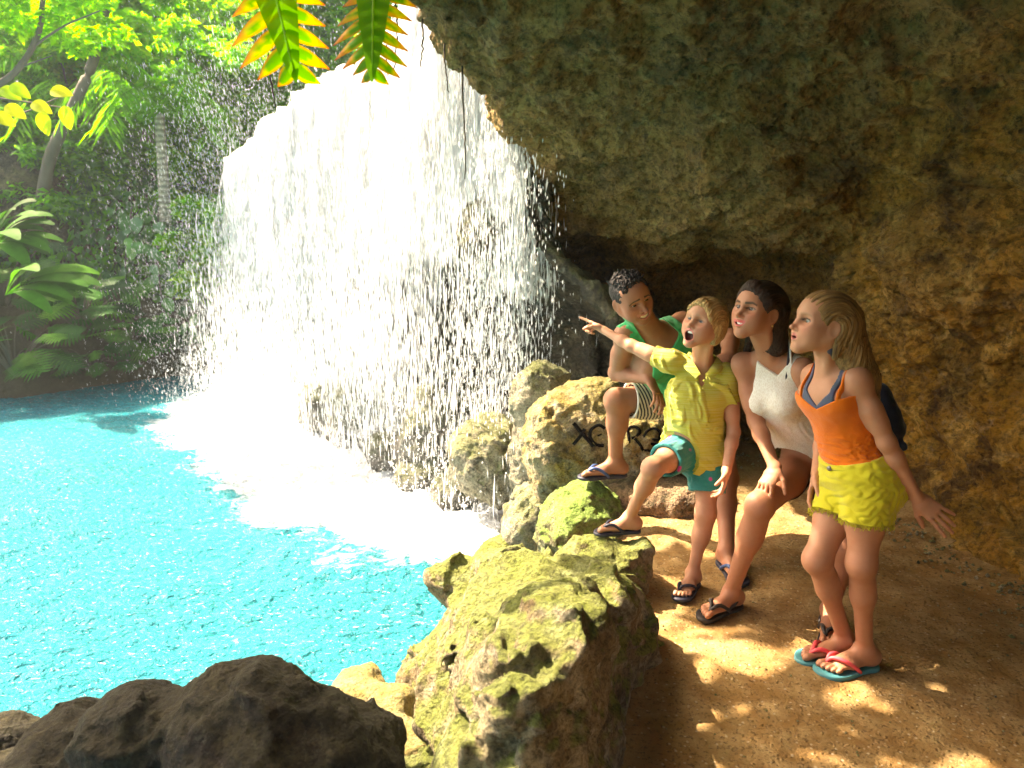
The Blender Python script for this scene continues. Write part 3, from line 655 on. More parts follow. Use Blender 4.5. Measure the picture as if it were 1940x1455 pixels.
def leaves(name, C, size, mat, cols, seed, parent, aspect=0.5, droop=0.3, fold=0.25, base=None, dirs=None, nseg=2):
    """many small leaves: each two folded quads; C (n,3) centres"""
    rs = np.random.RandomState(seed); n = len(C)
    d = nrm_rows(rs.normal(size=(n, 3)) * [1, 1, 0.5] + [0, 0, -droop]) if dirs is None else nrm_rows(dirs)
    up = nrm_rows(rs.normal(size=(n, 3)) * 0.6 + [0, 0, 1]); s_ = nrm_rows(np.cross(d, up)); u = np.cross(s_, d)
    sz = (size * rs.uniform(0.6, 1.4, n))[:, None]; w = sz * aspect * 0.5
    a = C; mid = C + d * sz * 0.5; tip = C + d * sz - u * sz * 0.12
    V = np.stack([a, mid + s_ * w + u * w * fold, mid, mid - s_ * w + u * w * fold, tip], 1).reshape(-1, 3)
    b = np.arange(n)[:, None] * 5
    Fc = np.concatenate([b + np.array(t) for t in ([0, 1, 2], [1, 4, 2], [0, 2, 3], [2, 4, 3])], 1).reshape(-1, 3)
    cols = np.array(cols); ci = rs.randint(0, len(cols), n); f = rs.uniform(0.7, 1.25, n)[:, None]
    cc = np.repeat(cols[ci] * f, 5, 0)
    return mobj(name, V, Fc, mat, parent=parent, base=base, smooth=False, cols=cc)
def crown_pts(n, centre, rad, seed, clumps=26, fill=0.35):
    rs = np.random.RandomState(seed); centre = np.array(centre, float); rad = np.array(rad, float)
    d = nrm_rows(rs.normal(size=(clumps, 3))); cc = centre + d * rad * rs.uniform(0.35, 1.0, clumps)[:, None]
    cr_ = rs.uniform(0.22, 0.42, clumps) * rad.min()
    i = rs.randint(0, clumps, n); dd = nrm_rows(rs.normal(size=(n, 3))); r = cr_[i] * rs.uniform(0.3, 1.0, n) ** 0.5
    return cc[i] + dd * r[:, None] * [1.15, 1.15, 0.75], cc
def tube(pts, r, n=8):
    pts = np.asarray(pts, float); r = np.broadcast_to(np.asarray(r, float), (len(pts),)); t = nrm_rows(np.gradient(pts, axis=0))
    up = np.array([0.31, 0.2, 0.93]); V = []
    for i in range(len(pts)):
        s_ = nrm(np.cross(t[i], up)) if abs(t[i] @ up) < 0.98 else nrm(np.cross(t[i], [1, 0, 0])); u = np.cross(s_, t[i]); a = np.linspace(0, 2 * math.pi, n, endpoint=False)
        V.append(pts[i] + r[i] * (np.cos(a)[:, None] * s_ + np.sin(a)[:, None] * u))
    V = np.concatenate(V); Q = []
    for i in range(len(pts) - 1):
        for j in range(n): Q.append((i * n + j, i * n + (j + 1) % n, (i + 1) * n + (j + 1) % n, (i + 1) * n + j))
    return V, np.array(Q)
def join(parts):
    V, Q, o = [], [], 0
    for v, q in parts: V.append(v); Q.append(q + o); o += len(v)
    return np.concatenate(V), np.concatenate(Q)
def curve(pts, n): return spline_rows(np.array(pts, float), n)
LIME = [(0.11, 0.36, 0.015), (0.17, 0.42, 0.02), (0.27, 0.46, 0.04)]
MIDG = [(0.10, 0.34, 0.03), (0.15, 0.40, 0.04), (0.11, 0.28, 0.05)]
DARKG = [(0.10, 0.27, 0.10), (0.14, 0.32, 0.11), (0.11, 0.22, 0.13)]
def tree(name, foot, crown, rad, n, size, cols, label, seed, tr=0.09, mat=None, group='trees on the far bank'):
    foot = np.array(foot, float); crown = np.array(crown, float)
    e = empty(name, foot, label, 'tree', group)
    C, cc = crown_pts(n, crown, rad, seed)
    rs = np.random.RandomState(seed)
    parts = [tube(curve([foot, (foot * 2 + crown) / 3 + rs.normal(0, .12, 3), crown + [0, 0, rad[2] * .3]], 14), np.linspace(tr, tr * .35, 14))]
    top = (foot + 2 * crown) / 3
    for k in range(7):
        t = cc[k]; parts.append(tube(curve([top + rs.normal(0, .1, 3), (top + t) / 2 + rs.normal(0, .15, 3), t], 8), np.linspace(tr * .35, tr * .08, 8), 6))
    V, Q = join(parts); mobj('trunk', V, Q, mat or M_BARK, parent=e)
    leaves('crown', C, size, M_LEAF, cols, seed, e)
    return e

# far bank terrain
tx = np.linspace(-24, 3, 160); ty = np.linspace(8.0, 34, 120); TX, TY = np.meshgrid(tx, ty, indexing='ij')
shore = np.interp(TX, [-24, -9, -7.2, -6.2, -5.2, -4.2, -3, 3], [6.5, 7.8, 8.6, 9.4, 10.6, 11.2, 11.3, 10.5])
p3 = np.stack([TX, TY, 0 * TX], -1); dd_ = TY - shore
tz = np.where(dd_ < 0, -1.2, -0.55 + 0.9 * sm(0, 0.5, dd_) + 1.6 * sm(0.6, 4, dd_) + 3.0 * sm(3, 14, dd_)) + 0.25 * fbm(p3 * 0.9, 4)
m = NT('leaf_litter_soil'); p = m.pos(); M_SOIL = m.pr(Base_Color=m.mix(m.noise(p, 6, 6, .7), (0.035, 0.03, 0.02), (0.09, 0.08, 0.045)), Roughness=0.95, Normal=m.bump(m.noise(p, 14, 5), .8, .06))
tag(mobj('terrain', np.stack([TX, TY, tz], -1).reshape(-1, 3), grid_quads(*TX.shape), M_SOIL), kind='structure')
# ivy-hung rock face on the far bank
fx = curve([(-9.5, 9.6, 0), (-7.6, 10.4, 0), (-6.3, 11.4, 0), (-5.0, 12.2, 0), (-3.6, 12.4, 0), (-2.0, 12.6, 0)], 200)
Xf = np.stack([np.concatenate([fx[:, :2] + [0, 0.0], (np.zeros(200) + zz)[:, None]], 1) + np.array([0, oy, 0]) for zz, oy in [(-0.8, -0.6), (0.0, -0.3), (1.0, 0.0), (2.0, 0.2), (2.7, 0.7), (3.0, 1.8)]])
Xf = spline_rows(Xf, 90); Nf = grid_normals(Xf); Xf = Xf - Nf * (0.35 * fbm(Xf * 0.9, 4) + 0.08 * fbm(Xf * 5, 2))[..., None]
bk = empty('bank_cliff', (-6, 11.3, -0.5), 'dark rock bank hung with ivy between pool and trees', 'rock bank')
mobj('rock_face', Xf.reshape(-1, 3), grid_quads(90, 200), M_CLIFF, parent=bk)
rs = np.random.RandomState(4)
ii = rs.randint(8, 88, 17000), rs.randint(2, 198, 17000)
msk = fbm(Xf[ii] * 0.8 + 3, 2) > -0.25; C = Xf[ii][msk] + rs.normal(0, .05, (msk.sum(), 3)) + [0, -0.08, 0]
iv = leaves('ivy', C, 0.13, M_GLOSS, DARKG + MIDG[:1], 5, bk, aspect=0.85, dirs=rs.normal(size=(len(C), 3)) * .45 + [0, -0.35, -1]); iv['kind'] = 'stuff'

tree('broadleaf_tree', (-9.2, 13.5, 1.0), (-8.6, 13.0, 5.0), (2.3, 1.8, 1.9), 15000, 0.17, LIME, 'bright green leafy tree top at the far left behind the yellow leaves', 101)
tree('broadleaf_tree', (-6.6, 14.5, 1.2), (-6.3, 14.0, 5.2), (2.0, 1.8, 2.0), 15000, 0.16, LIME, 'bright lime green tree crown above the palm trunk', 102)
tree('broadleaf_tree', (-4.2, 14.5, 1.2), (-4.3, 14.2, 5.4), (1.9, 1.6, 1.9), 13000, 0.15, LIME + MIDG, 'mid green tree crown behind the left hanging leaf', 103)
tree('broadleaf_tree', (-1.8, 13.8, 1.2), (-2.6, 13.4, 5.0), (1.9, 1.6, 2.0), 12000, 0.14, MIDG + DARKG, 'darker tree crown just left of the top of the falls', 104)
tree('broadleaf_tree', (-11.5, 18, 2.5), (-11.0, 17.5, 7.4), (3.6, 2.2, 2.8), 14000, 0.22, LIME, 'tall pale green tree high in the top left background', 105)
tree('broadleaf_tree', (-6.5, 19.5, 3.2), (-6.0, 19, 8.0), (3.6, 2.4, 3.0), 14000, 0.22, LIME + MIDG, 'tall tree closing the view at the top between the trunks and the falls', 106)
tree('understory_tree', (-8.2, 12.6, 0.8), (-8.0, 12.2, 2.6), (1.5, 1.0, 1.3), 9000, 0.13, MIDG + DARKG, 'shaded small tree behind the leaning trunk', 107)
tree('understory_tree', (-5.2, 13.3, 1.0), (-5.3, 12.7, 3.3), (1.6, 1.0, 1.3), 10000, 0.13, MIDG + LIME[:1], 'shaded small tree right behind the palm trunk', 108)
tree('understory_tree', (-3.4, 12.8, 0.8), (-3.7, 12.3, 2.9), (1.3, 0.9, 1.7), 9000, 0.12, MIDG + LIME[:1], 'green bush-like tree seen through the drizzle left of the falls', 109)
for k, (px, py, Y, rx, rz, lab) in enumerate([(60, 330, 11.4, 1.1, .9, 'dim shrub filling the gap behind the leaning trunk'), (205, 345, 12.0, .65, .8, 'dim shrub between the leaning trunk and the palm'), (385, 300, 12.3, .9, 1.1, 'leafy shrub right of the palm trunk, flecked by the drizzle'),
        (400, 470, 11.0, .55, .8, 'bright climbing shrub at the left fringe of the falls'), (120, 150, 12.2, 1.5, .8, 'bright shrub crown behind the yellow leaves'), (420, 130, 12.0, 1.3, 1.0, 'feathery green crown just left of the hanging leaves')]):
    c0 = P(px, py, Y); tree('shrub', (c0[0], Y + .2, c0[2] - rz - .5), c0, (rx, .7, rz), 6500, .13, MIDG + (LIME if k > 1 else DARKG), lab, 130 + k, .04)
# leaning trunk, palm, branch
e = empty('leaning_tree', P(75, 420, 11.0), 'grey leaning tree trunk rising to the right at the left of the pool', 'tree', 'trees on the far bank')
V, Q = tube(curve([P(55, 480, 11.2), P(75, 400, 11), P(95, 300, 10.8), P(130, 220, 10.6), P(175, 120, 10.6), P(200, 20, 10.8)], 40), np.linspace(0.10, 0.055, 40), 12)
mobj('trunk', V, Q, M_BARK, parent=e)
leaves('crown', crown_pts(5000, P(220, 10, 10.8), (1.2, 1.0, 0.6), 9)[0], 0.14, M_LEAF, LIME, 9, e)
def frond(root, tip, sag, n, ll, cols, seed, parent, width=0.02):
    rs = np.random.RandomState(seed); root = np.array(root, float); tip = np.array(tip, float); mid = (root + tip) / 2 + [0, 0, sag]
    c = curve([root, mid, tip], 40); parts = [tube(c, np.linspace(0.012, 0.003, 40), 5)]
    k = np.linspace(3, 38, n).astype(int); C = np.repeat(c[k], 2, 0); t = nrm_rows(np.gradient(c, axis=0))[k]
    s_ = nrm_rows(np.cross(t, [0, 0, 1])); d = np.empty((2 * n, 3)); d[0::2] = s_ + t * .5 + [0, 0, -.75]; d[1::2] = -s_ + t * .5 + [0, 0, -.75]; d += rs.normal(0, .12, d.shape)
    return C, d, parts[0]
def palm(name, foot, top, nf, fl, label, seed, r=0.075):
    rs = np.random.RandomState(seed); e = empty(name, foot, label, 'palm tree', 'trees on the far bank')
    V, Q = tube(curve([foot, (np.array(foot) + top) / 2 + rs.normal(0, .04, 3), top], 30), np.linspace(r, r * .8, 30), 12); mobj('trunk', V, Q, M_PALMB, parent=e)
    for k in range(nf):
        a = 2 * math.pi * k / nf + rs.uniform(-.3, .3); dz = rs.uniform(-0.7, 0.35)
        tip = np.array(top) + np.array([math.cos(a), math.sin(a), dz]) * fl
        C, d, st = frond(top, tip, fl * .35, 34, .3, MIDG, seed + k, e)
        f_ = leaves('frond', C, 0.36, M_LEAF, MIDG + LIME[:1], seed + k, e, aspect=0.09, dirs=d)
    return e
palm('palm_tree', P(314, 420, 11.3), P(302, 215, 11.3), 13, 1.35, 'slim palm with straight ringed trunk on the far bank', 201, .085)
palm('palm_tree', P(210, 430, 12.4), P(160, 200, 12.0), 11, 1.5, 'palm with drooping fronds behind the leaning trunk', 202, 0.05)
e = empty('overhanging_branch', P(0, 170, 8.0), 'bare dark branch reaching up at the top left corner', 'branch')
V, Q = join([tube(curve([P(-60, 190, 8), P(25, 140, 8), P(70, 70, 8), P(80, 10, 8), P(85, -60, 8)], 24), np.linspace(.035, .022, 24)), tube(curve([P(-40, 30, 8), P(20, 10, 8), P(60, -20, 8)], 10), np.linspace(.03, .02, 10)),
             tube(curve([P(60, 90, 8), P(120, 50, 8), P(190, 20, 7.9)], 10), np.linspace(.014, .006, 10)), tube(curve([P(30, 130, 8), P(100, 105, 8)], 8), np.linspace(.012, .005, 8))])
mobj('branch', V, Q, M_BARK, parent=e)
leaves('foliage', crown_pts(3500, P(60, 10, 8.2), (1.0, .6, .55), 19)[0], 0.10, M_LEAF, LIME, 19, e)
# yellow leaves on twigs, left edge
e = empty('yellow_leaved_twig', P(0, 220, 6.5), 'twigs with large yellow-green leaves at the left edge', 'shrub')
V, Q = join([tube(curve([P(-60, 240, 6.5), P(40, 215, 6.5), P(110, 185, 6.4)], 12), np.linspace(.012, .004, 12), 6), tube(curve([P(-60, 180, 6.5), P(30, 190, 6.5), P(125, 205, 6.4)], 12), np.linspace(.01, .004, 12), 6)])
mobj('twig', V, Q, M_BARK, parent=e)
yl = [(95, 172, 1, -.1), (122, 200, .25, -1), (10, 200, 1, -.5), (0, 168, 1, -.4), (60, 195, .8, -.3), (78, 212, .3, -1), (-10, 215, 1, -.5), (20, 160, .9, -.5)]
def oval_leaf(org, d, L, w, up, bend=.25, n=12):
    d = nrm(d); s_ = nrm(np.cross(up, d)); u = np.cross(d, s_); t = np.linspace(0, 1, n); V = []
    for x in t:
        ww = w * math.sin(math.pi * x ** .85) ** .75 + .002; c = np.array(org) + d * x * L - u * bend * L * x * x
        V += [c - s_ * ww + u * ww * .25, c - s_ * ww * .5 + u * ww * .06, c, c + s_ * ww * .5 + u * ww * .06, c + s_ * ww + u * ww * .25]
    return np.array(V), grid_quads(n, 5)
for i, (a, b_, c_, d_) in enumerate(yl):
    V, Q = oval_leaf(P(a, b_, 6.4), (c_, -.3, d_), .19, .055, (.2, -.9, .4)); mobj('leaf', V, Q, M_LEAF, parent=e, cols=np.tile([(0.45, 0.42, 0.05), (0.25, 0.36, 0.04)][i % 2], (len(V), 1)))

# big-leaf plants on the left bank
def lobed_leaf(L, wd, lobes, curl=0.2, split=0.75, nseg=3, broad=0.9, blade=.14):
    """deeply split leaf in local space: x = along midrib, y = side, z up. returns verts, quads, edge weight"""
    V, Q, ew, o = [], [], [], 0
    for s_ in (-1, 1):
        for k in range(lobes):
            t0 = 0.04 + 0.93 * k / lobes; t1 = 0.04 + 0.93 * (k + 0.82) / lobes; tm = (t0 + t1) / 2
            ln = wd * (math.sin(math.pi * (0.16 + 0.80 * tm)) ** 0.7) * (0.55 + .45 * (1 - tm)) * (1 + .16 * math.sin(k * 7.3 + s_ * 2.1 + L * 40)); fw = 0.25 + 0.9 * tm
            for j in range(nseg + 1):
                f = j / nseg; w0 = (1 - f ** 2.6) * (broad + 0.5 * math.sin(math.pi * f)) * (t1 - t0) * L * .5 + 0.0015
                cx = tm * L + ln * f * fw * .75; cyy = ln * f
                for q_ in (-1, -.5, 0, .5, 1):
                    V.append((cx + q_ * w0 * .9, s_ * (cyy - q_ * w0 * .35), -curl * cyy * cyy / wd - .05 * L * (tm + f * .3) ** 2 - .10 * w0 * abs(q_))); ew.append(max(f ** 3, abs(q_) ** 1.5 * (.3 + .7 * f)))
            for j in range(nseg):
                for q_ in range(4):
                    a = o + j * 5 + q_; qd = (a, a + 1, a + 6, a + 5); Q.append(qd if s_ > 0 else qd[::-1])
            o += 5 * (nseg + 1)
    # midrib blade
    n = 9
    for j in range(n):
        f = j / (n - 1); w0 = wd * blade * (1 - f) ** .7 + .002
        for q_ in (-1, 0, 1): V.append((f * L, q_ * w0, -.05 * L * f * f + .002)); ew.append(0.0 if q_ == 0 else .1)
    for j in range(n - 1):
        for q_ in range(2): a = o + j * 3 + q_; Q.append((a, a + 3, a + 4, a + 1))
    return np.array(V), np.array(Q), np.array(ew)
def place(V, org, d, up):
    d = nrm(d); s_ = nrm(np.cross(up, d)); u = np.cross(d, s_); return np.asarray(org) + V[:, :1] * d + V[:, 1:2] * s_ + V[:, 2:3] * u
def bigleaf_plant(name, foot, n, L, spread, cols, label, seed, lobes=9, height=0.5, wd=.5, cat='plant', bias=(0.4, -0.6, 0)):
    rs = np.random.RandomState(seed); e = empty(name, foot, label, cat, 'big-leaved plants on the left bank'); st = []
    for k in range(n):
        a = rs.uniform(0, 6.28); r = spread * rs.uniform(.25, 1); h = height * rs.uniform(.35, 1.1)
        base = np.array(foot) + [math.cos(a) * r * .9, math.sin(a) * r * .6, h]
        d = np.array([math.cos(a), math.sin(a), rs.uniform(-.55, .25)]) + bias; l = L * rs.uniform(.7, 1.2)
        v, q_, ew = lobed_leaf(l, l * wd, lobes, broad=.62); up = nrm(np.array([0, -0.5, 1]) + rs.normal(0, .25, 3))
        st.append(tube(curve([foot, (np.array(foot) + base) / 2 + [0, 0, .1], base], 8), np.linspace(.012, .006, 8), 5))
        c = np.array(cols[rs.randint(len(cols))]) * rs.uniform(.7, 1.3)
        mobj('leaf', place(v, base, d, up), q_, M_GLOSS, parent=e, cols=np.tile(c, (len(v), 1)))
    V, Q = join(st); mobj('stem', V, Q, M_BARK, parent=e)
PH = [(0.03, 0.12, 0.035), (0.05, 0.18, 0.04), (0.04, 0.10, 0.05), (0.08, 0.24, 0.04)]
bigleaf_plant('split_leaf_plant', (-5.35, 10.2, -0.15), 24, 0.42, 0.6, PH, 'split-leaved plant spreading low over the water, nearest the falls', 301, height=.55)
bigleaf_plant('split_leaf_plant', (-5.8, 9.9, 0.2), 26, 0.48, 0.6, PH, 'tall split-leaved plant in the middle of the left bank', 302, height=.85)
bigleaf_plant('split_leaf_plant', (-6.3, 9.2, -0.2), 24, 0.50, 0.65, PH, 'split-leaved plant at the left edge with lower leaves touching the bank', 303, height=.65)
bigleaf_plant('split_leaf_plant', (-4.8, 10.7, -0.2), 18, 0.38, 0.5, PH[:3], 'dark split-leaved plant in shade close to the drizzle', 304, height=.4)
def blade_plant(name, foot, n, L, cols, label, seed):
    rs = np.random.RandomState(seed); e = empty(name, foot, label, 'plant', 'big-leaved plants on the left bank')
    for k in range(n):
        a = rs.uniform(-0.6, 0.9); el = rs.uniform(.15, 1.1); d = np.array([math.cos(a) * math.cos(el), -math.sin(a) * .6, math.sin(el)]); l = L * rs.uniform(.7, 1.2)
        t = np.linspace(0, 1, 12); c = np.array(foot) + d * (t * l)[:, None] + np.array([0, 0, -1]) * (0.45 * l * t ** 2.2)[:, None]
        w = 0.085 * l * np.sin(np.pi * np.clip((t - .25) / .77, 0, 1)) ** .7 + .004; s_ = nrm_rows(np.cross(np.gradient(c, axis=0), [0, -.4, 1]))
        V = np.stack([c + s_ * w[:, None] + [0, 0, .008], c, c - s_ * w[:, None] + [0, 0, .008]], 1).reshape(-1, 3)
        cc = np.array(cols[rs.randint(len(cols))]) * rs.uniform(.8, 1.2); mobj('leaf', V, grid_quads(12, 3), M_GLOSS, parent=e, cols=np.tile(cc, (36, 1)))
blade_plant('long_leaf_plant', P(10, 560, 8.8), 16, 1.15, [(0.035, 0.16, 0.015), (0.03, 0.12, 0.015), (0.06, 0.2, 0.02)], 'plant with long banana-like blades arching to the right at the left edge', 311)
blade_plant('long_leaf_plant', P(-20, 470, 9.2), 14, 1.1, [(0.035, 0.15, 0.015), (0.03, 0.10, 0.02)], 'upper plant with broad upright blades above the split leaves', 312)
# hanging leaves near the camera
m = NT('hanging_leaf'); c = m.attr('Col', 'Color'); m.pr(Base_Color=c, Roughness=.35)
tr = m.n('BsdfTranslucent', None, Color=m.mix(1.0, c, (1.5, 1.7, .6), 'MULTIPLY')); mx = m.n('MixShader', None, Fac=.6); m.set(mx.inputs[1], m.b.outputs[0]); m.set(mx.inputs[2], tr.outputs[0]); m.set(m.out.inputs['Surface'], mx.outputs[0]); M_HANG = m.m
def hang_leaf(root, tip, wd, lobes, label, seed, face, edge_amt):
    root = np.array(root); tip = np.array(tip); L = float(np.linalg.norm(tip - root)); e = empty('hanging_leaf', root, label, 'leaf')
    v, q_, ew = lobed_leaf(L, wd, lobes, .25, nseg=9, broad=0.62, blade=.42); rs = np.random.RandomState(seed)
    nz = fbm(v * 16 + seed, 3); g_ = np.array([0.07, 0.24, 0.01]) * (1 + .25 * nz[:, None]); o_ = np.array([0.62, 0.20, 0.02]); y_ = np.array([0.6, .5, .03])
    far = np.abs(v[:, 1]) / wd; w = np.clip((ew * 1.0 + .5 * nz + edge_amt * .45 * (1 - v[:, 0] / L) - .36) * 3.6, 0, 1)[:, None]; w2 = np.clip(w * 2.2, 0, 1)
    cc = g_ * (1 - w2) + (y_ * (1 - w) + o_ * w) * w2; cc[-27:] = [.12, .30, .03]
    tipw = np.clip((ew - .82) * 6, 0, 1)[:, None] * w; cc = cc * (1 - tipw) + np.array([.30, .05, .01]) * tipw
    mobj('blade', place(v, root, tip - root, face), q_, M_HANG, parent=e, cols=cc)
    V, Q = tube(curve([root - (tip - root) * .5, root, (root + tip) / 2 + nrm(face) * .003 - nrm(face) * .0125 * L, tip - nrm(face) * .05 * L], 20), np.linspace(.005, .0015, 20), 6); mobj('midrib', V, Q, M_HANG, parent=e, cols=np.tile([.45, .6, .15], (len(V), 1)))
hang_leaf(P(505, -80, 2.0), P(560, 150, 1.9), .15, 6, 'left hanging leaf with browned orange lobe edges', 5, (0.2, -1, .25), .9)
hang_leaf(P(710, -60, 2.1), P(702, 150, 2.0), .13, 8, 'right hanging leaf, brighter green and finely lobed', 6, (-0.1, -1, .25), .6)
rt = [([(566, -30), (568, 40), (563, 85)], 2.05), ([(505, 90), (512, 140), (522, 205)], 2.3), ([(715, 0), (730, 60), (734, 142)], 2.2), ([(752, 0), (752, 70), (747, 130)], 2.3),
      ([(800, 35), (801, 80), (797, 127)], 3.4), ([(842, 85), (844, 130), (849, 175)], 3.9), ([(876, 125), (877, 200), (882, 280), (881, 340)], 4.3), ([(690, 140), (683, 200), (680, 260)], 3.0)][:7]
for k, (pp, Y) in enumerate(rt):
    V, Q = tube(curve([P(a, b, Y) for a, b in pp], 20) + np.random.RandomState(k).normal(0, .002, (20, 3)), np.linspace(.0035, .002, 20) * (Y / 2.6), 5)
    tag(mobj('hanging_root', V, Q, M_ROOT, base=V[0]), ['root hanging across the left leaf', 'pale thread-like root left of the falls below the left leaf', 'root hanging in front of the right leaf', 'crooked root at the right side of the right leaf', 'short root right under the rock rim at the top', 'short curled root against the white water below the rim', 'longest root hanging over the right part of the falls'][k], 'hanging root', 'roots hanging from the cave rim')
# leafy growth above the rim: its gaps let the sun through in spots
e = empty('rim_shrub', (-1.6, 4.6, 2.9), 'leafy shrub growing on the outer rim of the cave roof', 'shrub')
rs = np.random.RandomState(77)
C, cc = crown_pts(250, (-1.75, 4.4, 3.75), (.68, 1.6, .5), 77, clumps=30)
leaves('foliage', C, 0.24, M_LEAF, MIDG + LIME, 77, e, aspect=.6)

e = empty('added_shade_tree', (-3.6, 2.2, -1.0), 'unseen leafy bough added beyond the left side to shade the dark front rock', 'tree')  # tree added out of view to throw shade on the dark front rock
leaves('foliage', crown_pts(2300, (-3.0, 2.75, 3.15), (.70, .55, .45), 88, clumps=30)[0], 0.22, M_LEAF, MIDG, 88, e, aspect=.6)
V, Q = tube(curve([(-3.6, 2.2, -1.0), (-3.7, 2.3, 1.2), (-3.2, 2.6, 2.8), (-2.3, 2.9, 3.2)], 20), np.linspace(.10, .03, 20)); mobj('trunk', V, Q, M_BARK, parent=e)
for k, (x, y, z, n, L, ht, lab) in enumerate([(-7.0, 10.2, .5, 20, .5, .9, 'split-leaved plant high on the bank behind the others'), (-7.3, 9.2, .2, 22, .55, .8, 'large split-leaved plant at the far left edge'), (-5.7, 9.9, -.3, 16, .36, .35, 'small split-leaved plant drooping to the waterline')]):
    bigleaf_plant('split_leaf_plant', (x, y, z), n, L, .65, PH, lab, 320 + k, height=ht)

e = empty('climbing_plant', P(340, 640, 10.9), 'large-leaved climber hanging down the shaded bank beside the falls', 'climbing plant')
rs = np.random.RandomState(31)
for i in range(70):
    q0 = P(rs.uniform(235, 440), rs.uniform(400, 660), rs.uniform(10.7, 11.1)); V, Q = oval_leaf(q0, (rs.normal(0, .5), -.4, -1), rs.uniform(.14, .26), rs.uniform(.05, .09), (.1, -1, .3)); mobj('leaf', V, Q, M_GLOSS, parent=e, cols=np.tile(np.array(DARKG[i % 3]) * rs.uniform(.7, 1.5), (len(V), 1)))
V, Q = join([tube(curve([P(x, 390, 11), P(x + rs.uniform(-30, 30), 520, 11), P(x + rs.uniform(-30, 30), 670, 11)], 14), .012, 5) for x in (250, 300, 350, 400)]); mobj('stem', V, Q, M_BARK, parent=e)
# ------------------------------------------------------------------ people: materials
def skin_mat(name):
    m = NT(name); p = m.pos(); c = m.attr('Col', 'Color')
    c = m.mix(m.ramp(m.noise(p, 30, 4, .6), [(0.3, 0), (0.8, 0.22)]), c, m.mix(1.0, c, (1.0, 0.72, 0.62), 'MULTIPLY'))
    m.pr(Base_Color=c, Roughness=m.math('MULTIPLY_ADD', m.noise(p, 60, 2), 0.16, 0.44), Specular_IOR_Level=0.35, Normal=m.bump(m.noise(p, 420, 2), 0.12, 0.004))
    m.set(m.b.inputs['Subsurface Weight'], 0.12); m.set(m.b.inputs['Subsurface Scale'], 0.02); m.b.inputs['Subsurface Radius'].default_value = (1.0, 0.35, 0.2)
    return m.m
M_SKIN = skin_mat('skin')
def cloth_mat(name, c, c2=None, weave=500, rough=0.85, fn=None, trans=0.0):
    m = NT(name); p = m.pos(); c2 = c2 or tuple(x * .75 for x in c)
    col = m.mix(m.noise(p, 18, 4, .6), c2, c)
    if fn: col = fn(m, p, col)
    w = m.math('ADD', m.noise(m.mapv(p, (1, 1, 3)), weave * .3, 2), m.math('MULTIPLY', m.noise(p, 22, 3), 0.7))
    m.pr(Base_Color=col, Roughness=rough, Normal=m.bump(w, 0.35, 0.006), Specular_IOR_Level=0.2)
    m.set(m.b.inputs['Sheen Weight'], 0.25)
    if trans:
        tr = m.n('BsdfTranslucent', None, Color=col); mx = m.n('MixShader', None, Fac=trans); m.set(mx.inputs[1], m.b.outputs[0]); m.set(mx.inputs[2], tr.outputs[0]); m.set(m.out.inputs['Surface'], mx.outputs[0])
    return m.m
def vcol_mat(name, rough=0.4, spec=0.5):
    m = NT(name); return m.pr(Base_Color=m.attr('Col', 'Color'), Roughness=rough, Specular_IOR_Level=spec)
M_EYE = vcol_mat('eye', 0.08, 0.6)
M_TEETH = NT('teeth').pr(Base_Color=(0.85, 0.82, 0.76), Roughness=0.25)
def hair_mat(name, a, b):
    m = NT(name); v = m.attr('hl', 'Vector')
    s_ = m.noise(m.mapv(v, (30, 30, 1.6)), 1.0, 4, .6, .4)
    m.pr(Base_Color=m.mix(m.ramp(s_, [(.3, 0), (.7, 1)]), a, b), Roughness=.62, Specular_IOR_Level=.3, Normal=m.bump(s_, .8, .01)); return m.m

